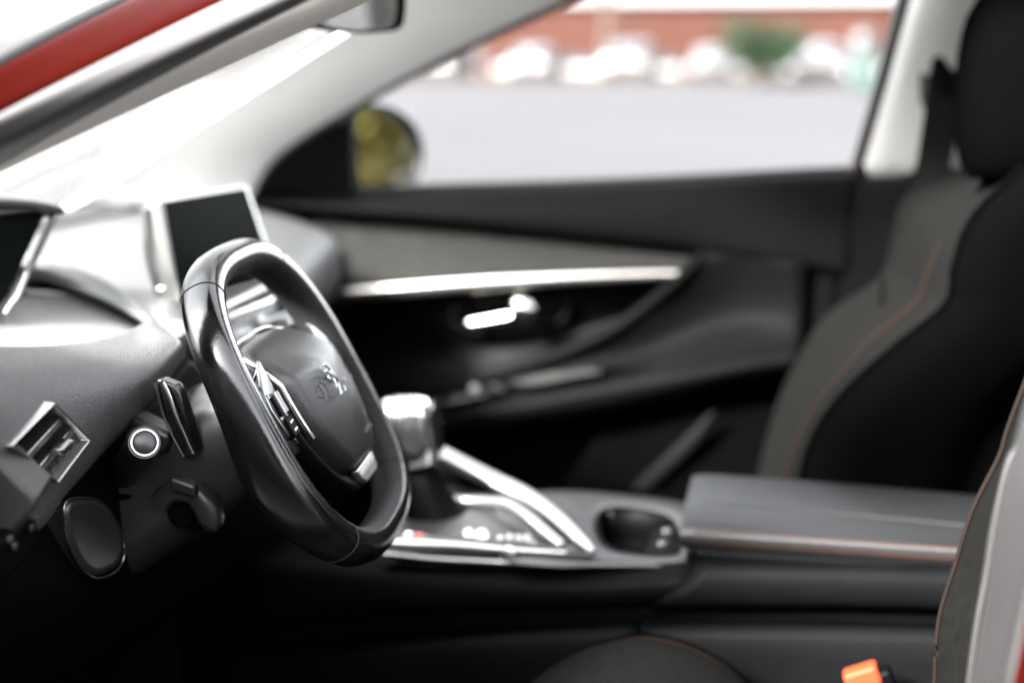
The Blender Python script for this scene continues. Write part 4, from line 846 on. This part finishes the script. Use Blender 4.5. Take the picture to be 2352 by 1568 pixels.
# gear selector
gl = thing('gear_selector', P(1000, 1190, Y=.37), 'silver and black gear selector knob rising from a dark gaiter', 'gear lever')
kr = [((880, 940), (905, 918), (940, 912), (975, 922), (992, 955)), ]
def kpt(u, v, Y): return P(u, v, Y=Y)
vs = []; ks = []
prof = [(910, 892, 962, .35), (916, 876, 984, .6), (933, 868, 993, .9), (960, 871, 998, 1.0), (1000, 886, 1003, 1.05), (1035, 900, 1004, 1.0), (1062, 912, 996, .9), (1074, 925, 985, .7)]
ns = 24
for v, ul, ur, d in prof:
    a, b = P(ul, v, Y=.355), P(ur, v, Y=.355); c0 = (a+b)/2; hw = (b-a)/2
    for j in range(ns):
        t = 2*math.pi*j/ns; ca, sa = math.cos(t), math.sin(t)
        ca = math.copysign(abs(ca)**.75, ca); sa = math.copysign(abs(sa)**.75, sa); vs.append(c0+hw*ca+V3(0, .026*d, 0)*sa)
f = grid_faces(len(prof), ns, False, True); f.append(tuple(range(ns))); f.append(tuple(range(7*ns, 8*ns)))
kb = mesh('knob', vs, f, 'chrome', gl, sub=1)
sweep('knob_back', [P(u, v, Y=.36) for u, v in ((950, 914), (985, 935), (1000, 975), (1006, 1020), (1000, 1062))], 'gloss_black', kb, ra=.007, rb=.024, up=(0, 1, 0), n=5, ns=12, scale=[.5, 1, 1, 1, .6])
gt = [((1068, 925, 1000), .02), ((1095, 930, 1012), .026), ((1140, 935, 1035), .034), ((1180, 925, 1075), .042), ((1215, 910, 1110), .05)]
vs = []
for (v, ul, ur), d in gt:
    a, b = P(ul, v, Y=.37), P(ur, v, Y=.37); c0 = (a+b)/2; hw = (b-a)/2
    for j in range(ns):
        t = 2*math.pi*j/ns; k_ = 1+.06*math.cos(6*t); vs.append(c0+hw*math.cos(t)*k_+V3(0, d*k_, 0)*math.sin(t))
mesh('gaiter', vs, grid_faces(5, ns, False, True), 'soft_black', gl, sub=1)

# ------------------------------------------------------------------ seats
def strand(name, pts, mat, parent, r=.0018, **k): return sweep(name, pts, mat, parent, ra=r, n=5, ns=6, **k)
ps = thing('passenger_seat', (.55, .74, .3), 'grey and black fabric passenger seat with orange seams', 'car seat')
FF = [(2225, 392), (2085, 450), (2048, 560), (2022, 640), (1905, 722), (1842, 810), (1790, 920), (1757, 1030), (1738, 1120), (1725, 1260)]
SS = [(2262, 440), (2165, 555), (2130, 640), (2108, 695), (2005, 780), (1935, 860), (1880, 925), (1838, 1005), (1806, 1105), (1790, 1260)]
NN = [(2352, 385), (2235, 505), (2192, 620), (2176, 700), (2065, 792), (1975, 870), (1918, 932), (1872, 1005), (1842, 1105), (1825, 1260)]
fF, fS, fN = PL(FF, Y=.94), PL(SS, Y=.64), PL(NN, Y=.56)
fB = [p+V3(.16, -.03, .0) for p in fN]; fF2 = [p+V3(.10, .05, 0) for p in fF]
q1 = [a+(b-a)*.35+V3(.012, 0, 0) for a, b in zip(fF, fS)]
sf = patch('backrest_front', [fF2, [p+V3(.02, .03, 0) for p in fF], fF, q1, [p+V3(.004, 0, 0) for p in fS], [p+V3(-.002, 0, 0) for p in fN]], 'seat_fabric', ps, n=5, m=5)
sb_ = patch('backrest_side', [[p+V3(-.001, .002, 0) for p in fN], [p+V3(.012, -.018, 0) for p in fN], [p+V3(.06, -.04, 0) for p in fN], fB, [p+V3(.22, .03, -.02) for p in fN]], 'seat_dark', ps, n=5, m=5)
strand('seam', [p+V3(-.003, -.006, .002) for p in fS[1:]], 'thread_orange', sf, r=.0014)
strand('piping', [p+V3(-.002, -.005, .002) for p in fN], 'seat_dark', sf, r=.005)
strand('cross_seam', PL([(2030, 640), (2020, 720), (2012, 775)], Y=.80), 'seat_dark', sf, r=.0025)
hrp = [(2262, 418, .5), (2215, 395, .8), (2198, 300, 1), (2200, 200, 1), (2212, 80, .95), (2250, 10, .75), (2290, -40, .4)]
vs = []; ns = 24; sec = []
for u, v, d in ((2230, 425, .55), (2206, 390, .85), (2192, 310, 1), (2192, 220, 1), (2203, 110, .97), (2222, 30, .85), (2262, -40, .5)):
    a = P(u, v, Y=.74); dx = .055+.05*d; c0 = a+V3(dx, 0, 0)
    for j in range(ns):
        t = 2*math.pi*j/ns; ca, sa = math.cos(t), math.sin(t); ca = math.copysign(abs(ca)**.6, ca); sa = math.copysign(abs(sa)**.6, sa); vs.append(c0+V3(dx*ca, .135*d*sa, 0))
f = grid_faces(7, ns, False, True); f.append(tuple(range(ns))); f.append(tuple(range(6*ns, 7*ns)))
mesh('headrest', vs, f, 'seat_dark', ps, sub=1)
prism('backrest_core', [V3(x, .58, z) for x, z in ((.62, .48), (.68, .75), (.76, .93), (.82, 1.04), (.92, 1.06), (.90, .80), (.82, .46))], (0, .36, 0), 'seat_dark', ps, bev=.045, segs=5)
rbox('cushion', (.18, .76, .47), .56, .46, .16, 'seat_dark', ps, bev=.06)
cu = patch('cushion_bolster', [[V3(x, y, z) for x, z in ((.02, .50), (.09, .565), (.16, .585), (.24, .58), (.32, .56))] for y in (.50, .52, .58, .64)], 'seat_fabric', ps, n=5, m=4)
sweep('headrest_post', [P(2240, 440, Y=.68), P(2262, 380, Y=.68)], 'hard_black', ps, ra=.006, n=3, ns=10)

ds = thing('driver_seat', (.45, -.02, .3), 'grey fabric driver seat seen edge on with brown piping', 'car seat')
bu = []
cx, cz = P(1470, 1488, Y=.08)[0], P(1470, 1488, Y=.08)[2]
for y, h, ww in ((-.20, .015, .19), (-.10, .005, .185), (.0, .004, .18), (.06, .004, .175), (.10, .0, .17), (.13, -.012, .165)):
    bu.append([V3(cx+.012+ww*.74*t, y, cz+h-.055*abs(t)**2.2-.01*max(0, t)) for t in (-1.25, -.95, -.6, -.25, 0, .25, .6, .95, 1.25)])
cf = patch('cushion_top', bu, 'seat_fabric', ds, n=4, m=4)
edge = bu[-1]
patch('cushion_side', [edge, [p+V3(0, .014, -.006) for p in edge], [p+V3(0, .022, -.03) for p in edge], [p+V3(0, .02, -.14) for p in edge]], 'seat_dark', ds, n=4, m=4)
strand('seam', [p+V3(0, .003, .001) for p in edge], 'thread_orange', cf, r=.0013)
strand('piping', [p+V3(0, .010, -.001) for p in edge], 'seat_dark', cf, r=.004)
s0 = [(2400, 800), (2330, 985), (2309, 1052), (2249, 1172), (2210, 1293), (2170, 1427), (2160, 1568), (2158, 1720)]
s1 = [(2440, 800), (2360, 985), (2318, 1052), (2282, 1186), (2262, 1310), (2244, 1420), (2222, 1568), (2210, 1720)]
s2 = [(2470, 800), (2385, 985), (2330, 1052), (2298, 1186), (2278, 1310), (2256, 1420), (2236, 1568), (2226, 1720)]
S0, S1, S2 = PL(s0, Y=-.17), PL(s1, Y=-.235), PL(s2, Y=-.25)
bs = patch('backrest_bolster', [[p+V3(.05, .06, 0) for p in S0], [p+V3(.003, .012, 0) for p in S0], S0, [a+(b-a)*.5+V3(0, -.008, 0) for a, b in zip(S0, S1)], S1], 'seat_fabric', ds, n=5, m=4)
patch('bolster_edge', [S1, [a+(b-a)*.5+V3(0, -.008, 0) for a, b in zip(S1, S2)], S2, [p+V3(.06, -.01, 0) for p in S2], [p+V3(.14, .03, 0) for p in S2]], 'pillar_grey', ds, n=5, m=4)
strand('piping', [p+V3(-.004, .004, 0) for p in S0], 'thread_brown', bs, r=.0024)
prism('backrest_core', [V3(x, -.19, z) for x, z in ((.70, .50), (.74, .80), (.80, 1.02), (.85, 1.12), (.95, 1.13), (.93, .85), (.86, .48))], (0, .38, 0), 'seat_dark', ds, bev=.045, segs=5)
prism('headrest', [V3(x, -.12, z) for x, z in ((.86, 1.18), (.88, 1.36), (.94, 1.38), (.98, 1.33), (.96, 1.18))], (0, .24, 0), 'seat_dark', ds, bev=.03, segs=5)
for y in (-.06, .06): sweep('headrest_post', [V3(.90, y, 1.10), V3(.92, y, 1.20)], 'satin_dark', ds, ra=.006, n=2, ns=8)
# buckle
bk_ = thing('seat_belt_buckle', P(1985, 1600, Y=.16), 'black seat belt buckle with bright orange release button', 'buckle')
ba = nrm(P(2025, 1524, Y=.16)-P(1935, 1552, Y=.16)); bup = nrm(np.cross(V3(0, -1, 0), ba)); bup = bup if bup[2] > 0 else -bup
cB = P(1988, 1556, Y=.16)
rbox('shell', cB-bup*.014+ba*.004, .050, .024, .038, 'hard_black', bk_, bev=.005, ax=(ba, np.cross(bup, ba), bup))
rbox('release_button', cB+bup*.004-ba*.002+V3(0, -.003, 0), .038, .022, .022, 'buckle_red', bk_, bev=.004, ax=(ba, np.cross(bup, ba), bup))
rbox('stem', cB-bup*.07, .03, .012, .09, 'hard_black', bk_, bev=.003, ax=(ba, np.cross(bup, ba), bup))

# ------------------------------------------------------------------ open driver door (swung out beside the camera)
da, dn_ = nrm(V3(-.22, -.97, 0)), nrm(V3(.97, -.22, 0))
D0 = V3(-.40, -.54, 0)
dd = thing('driver_door', D0+V3(0, 0, .3), 'red driver door swung wide open with black inner panel', 'car door')
def dpt(a, z, o=0.0): return D0+da*a+dn_*o+V3(0, 0, z)
dol = [(0, .34), (0, .99), (.25, 1.0), (.7, 1.03), (1.08, 1.06), (1.12, .8), (1.06, .34)]
prism('outer_skin', [dpt(a, z, -.06) for a, z in dol], dn_*.03, 'red_paint', dd, bev=.012)
prism('inner_panel', [dpt(.03+a*.95, .02+z*.985, -.026) for a, z in dol], dn_*.045, 'hard_black', dd, bev=.015)
sweep('armrest', [dpt(.25, .70, .03), dpt(.5, .74, .05), (dpt(.85, .78, .05)), dpt(1.0, .80, .03)], 'door_soft', dd, ra=.03, rb=.022, n=5, ns=12)
sweep('window_frame', [dpt(.0, .99, -.04), dpt(.12, 1.10, -.01), dpt(.40, 1.33, .07), dpt(.66, 1.47, .12), dpt(.92, 1.50, .13), dpt(1.06, 1.30, .06), dpt(1.08, 1.06, -.02)], 'rubber', dd, ra=.016, rb=.022, n=5, ns=10)
mesh('window_pane', [dpt(.03, 1.0, -.04), dpt(.40, 1.32, .07), dpt(.66, 1.45, .12), dpt(.92, 1.48, .13), dpt(1.05, 1.28, .06), dpt(1.07, 1.06, -.03)], [(0, 1, 2, 3, 4, 5)], 'window_glass', dd, smooth=False)
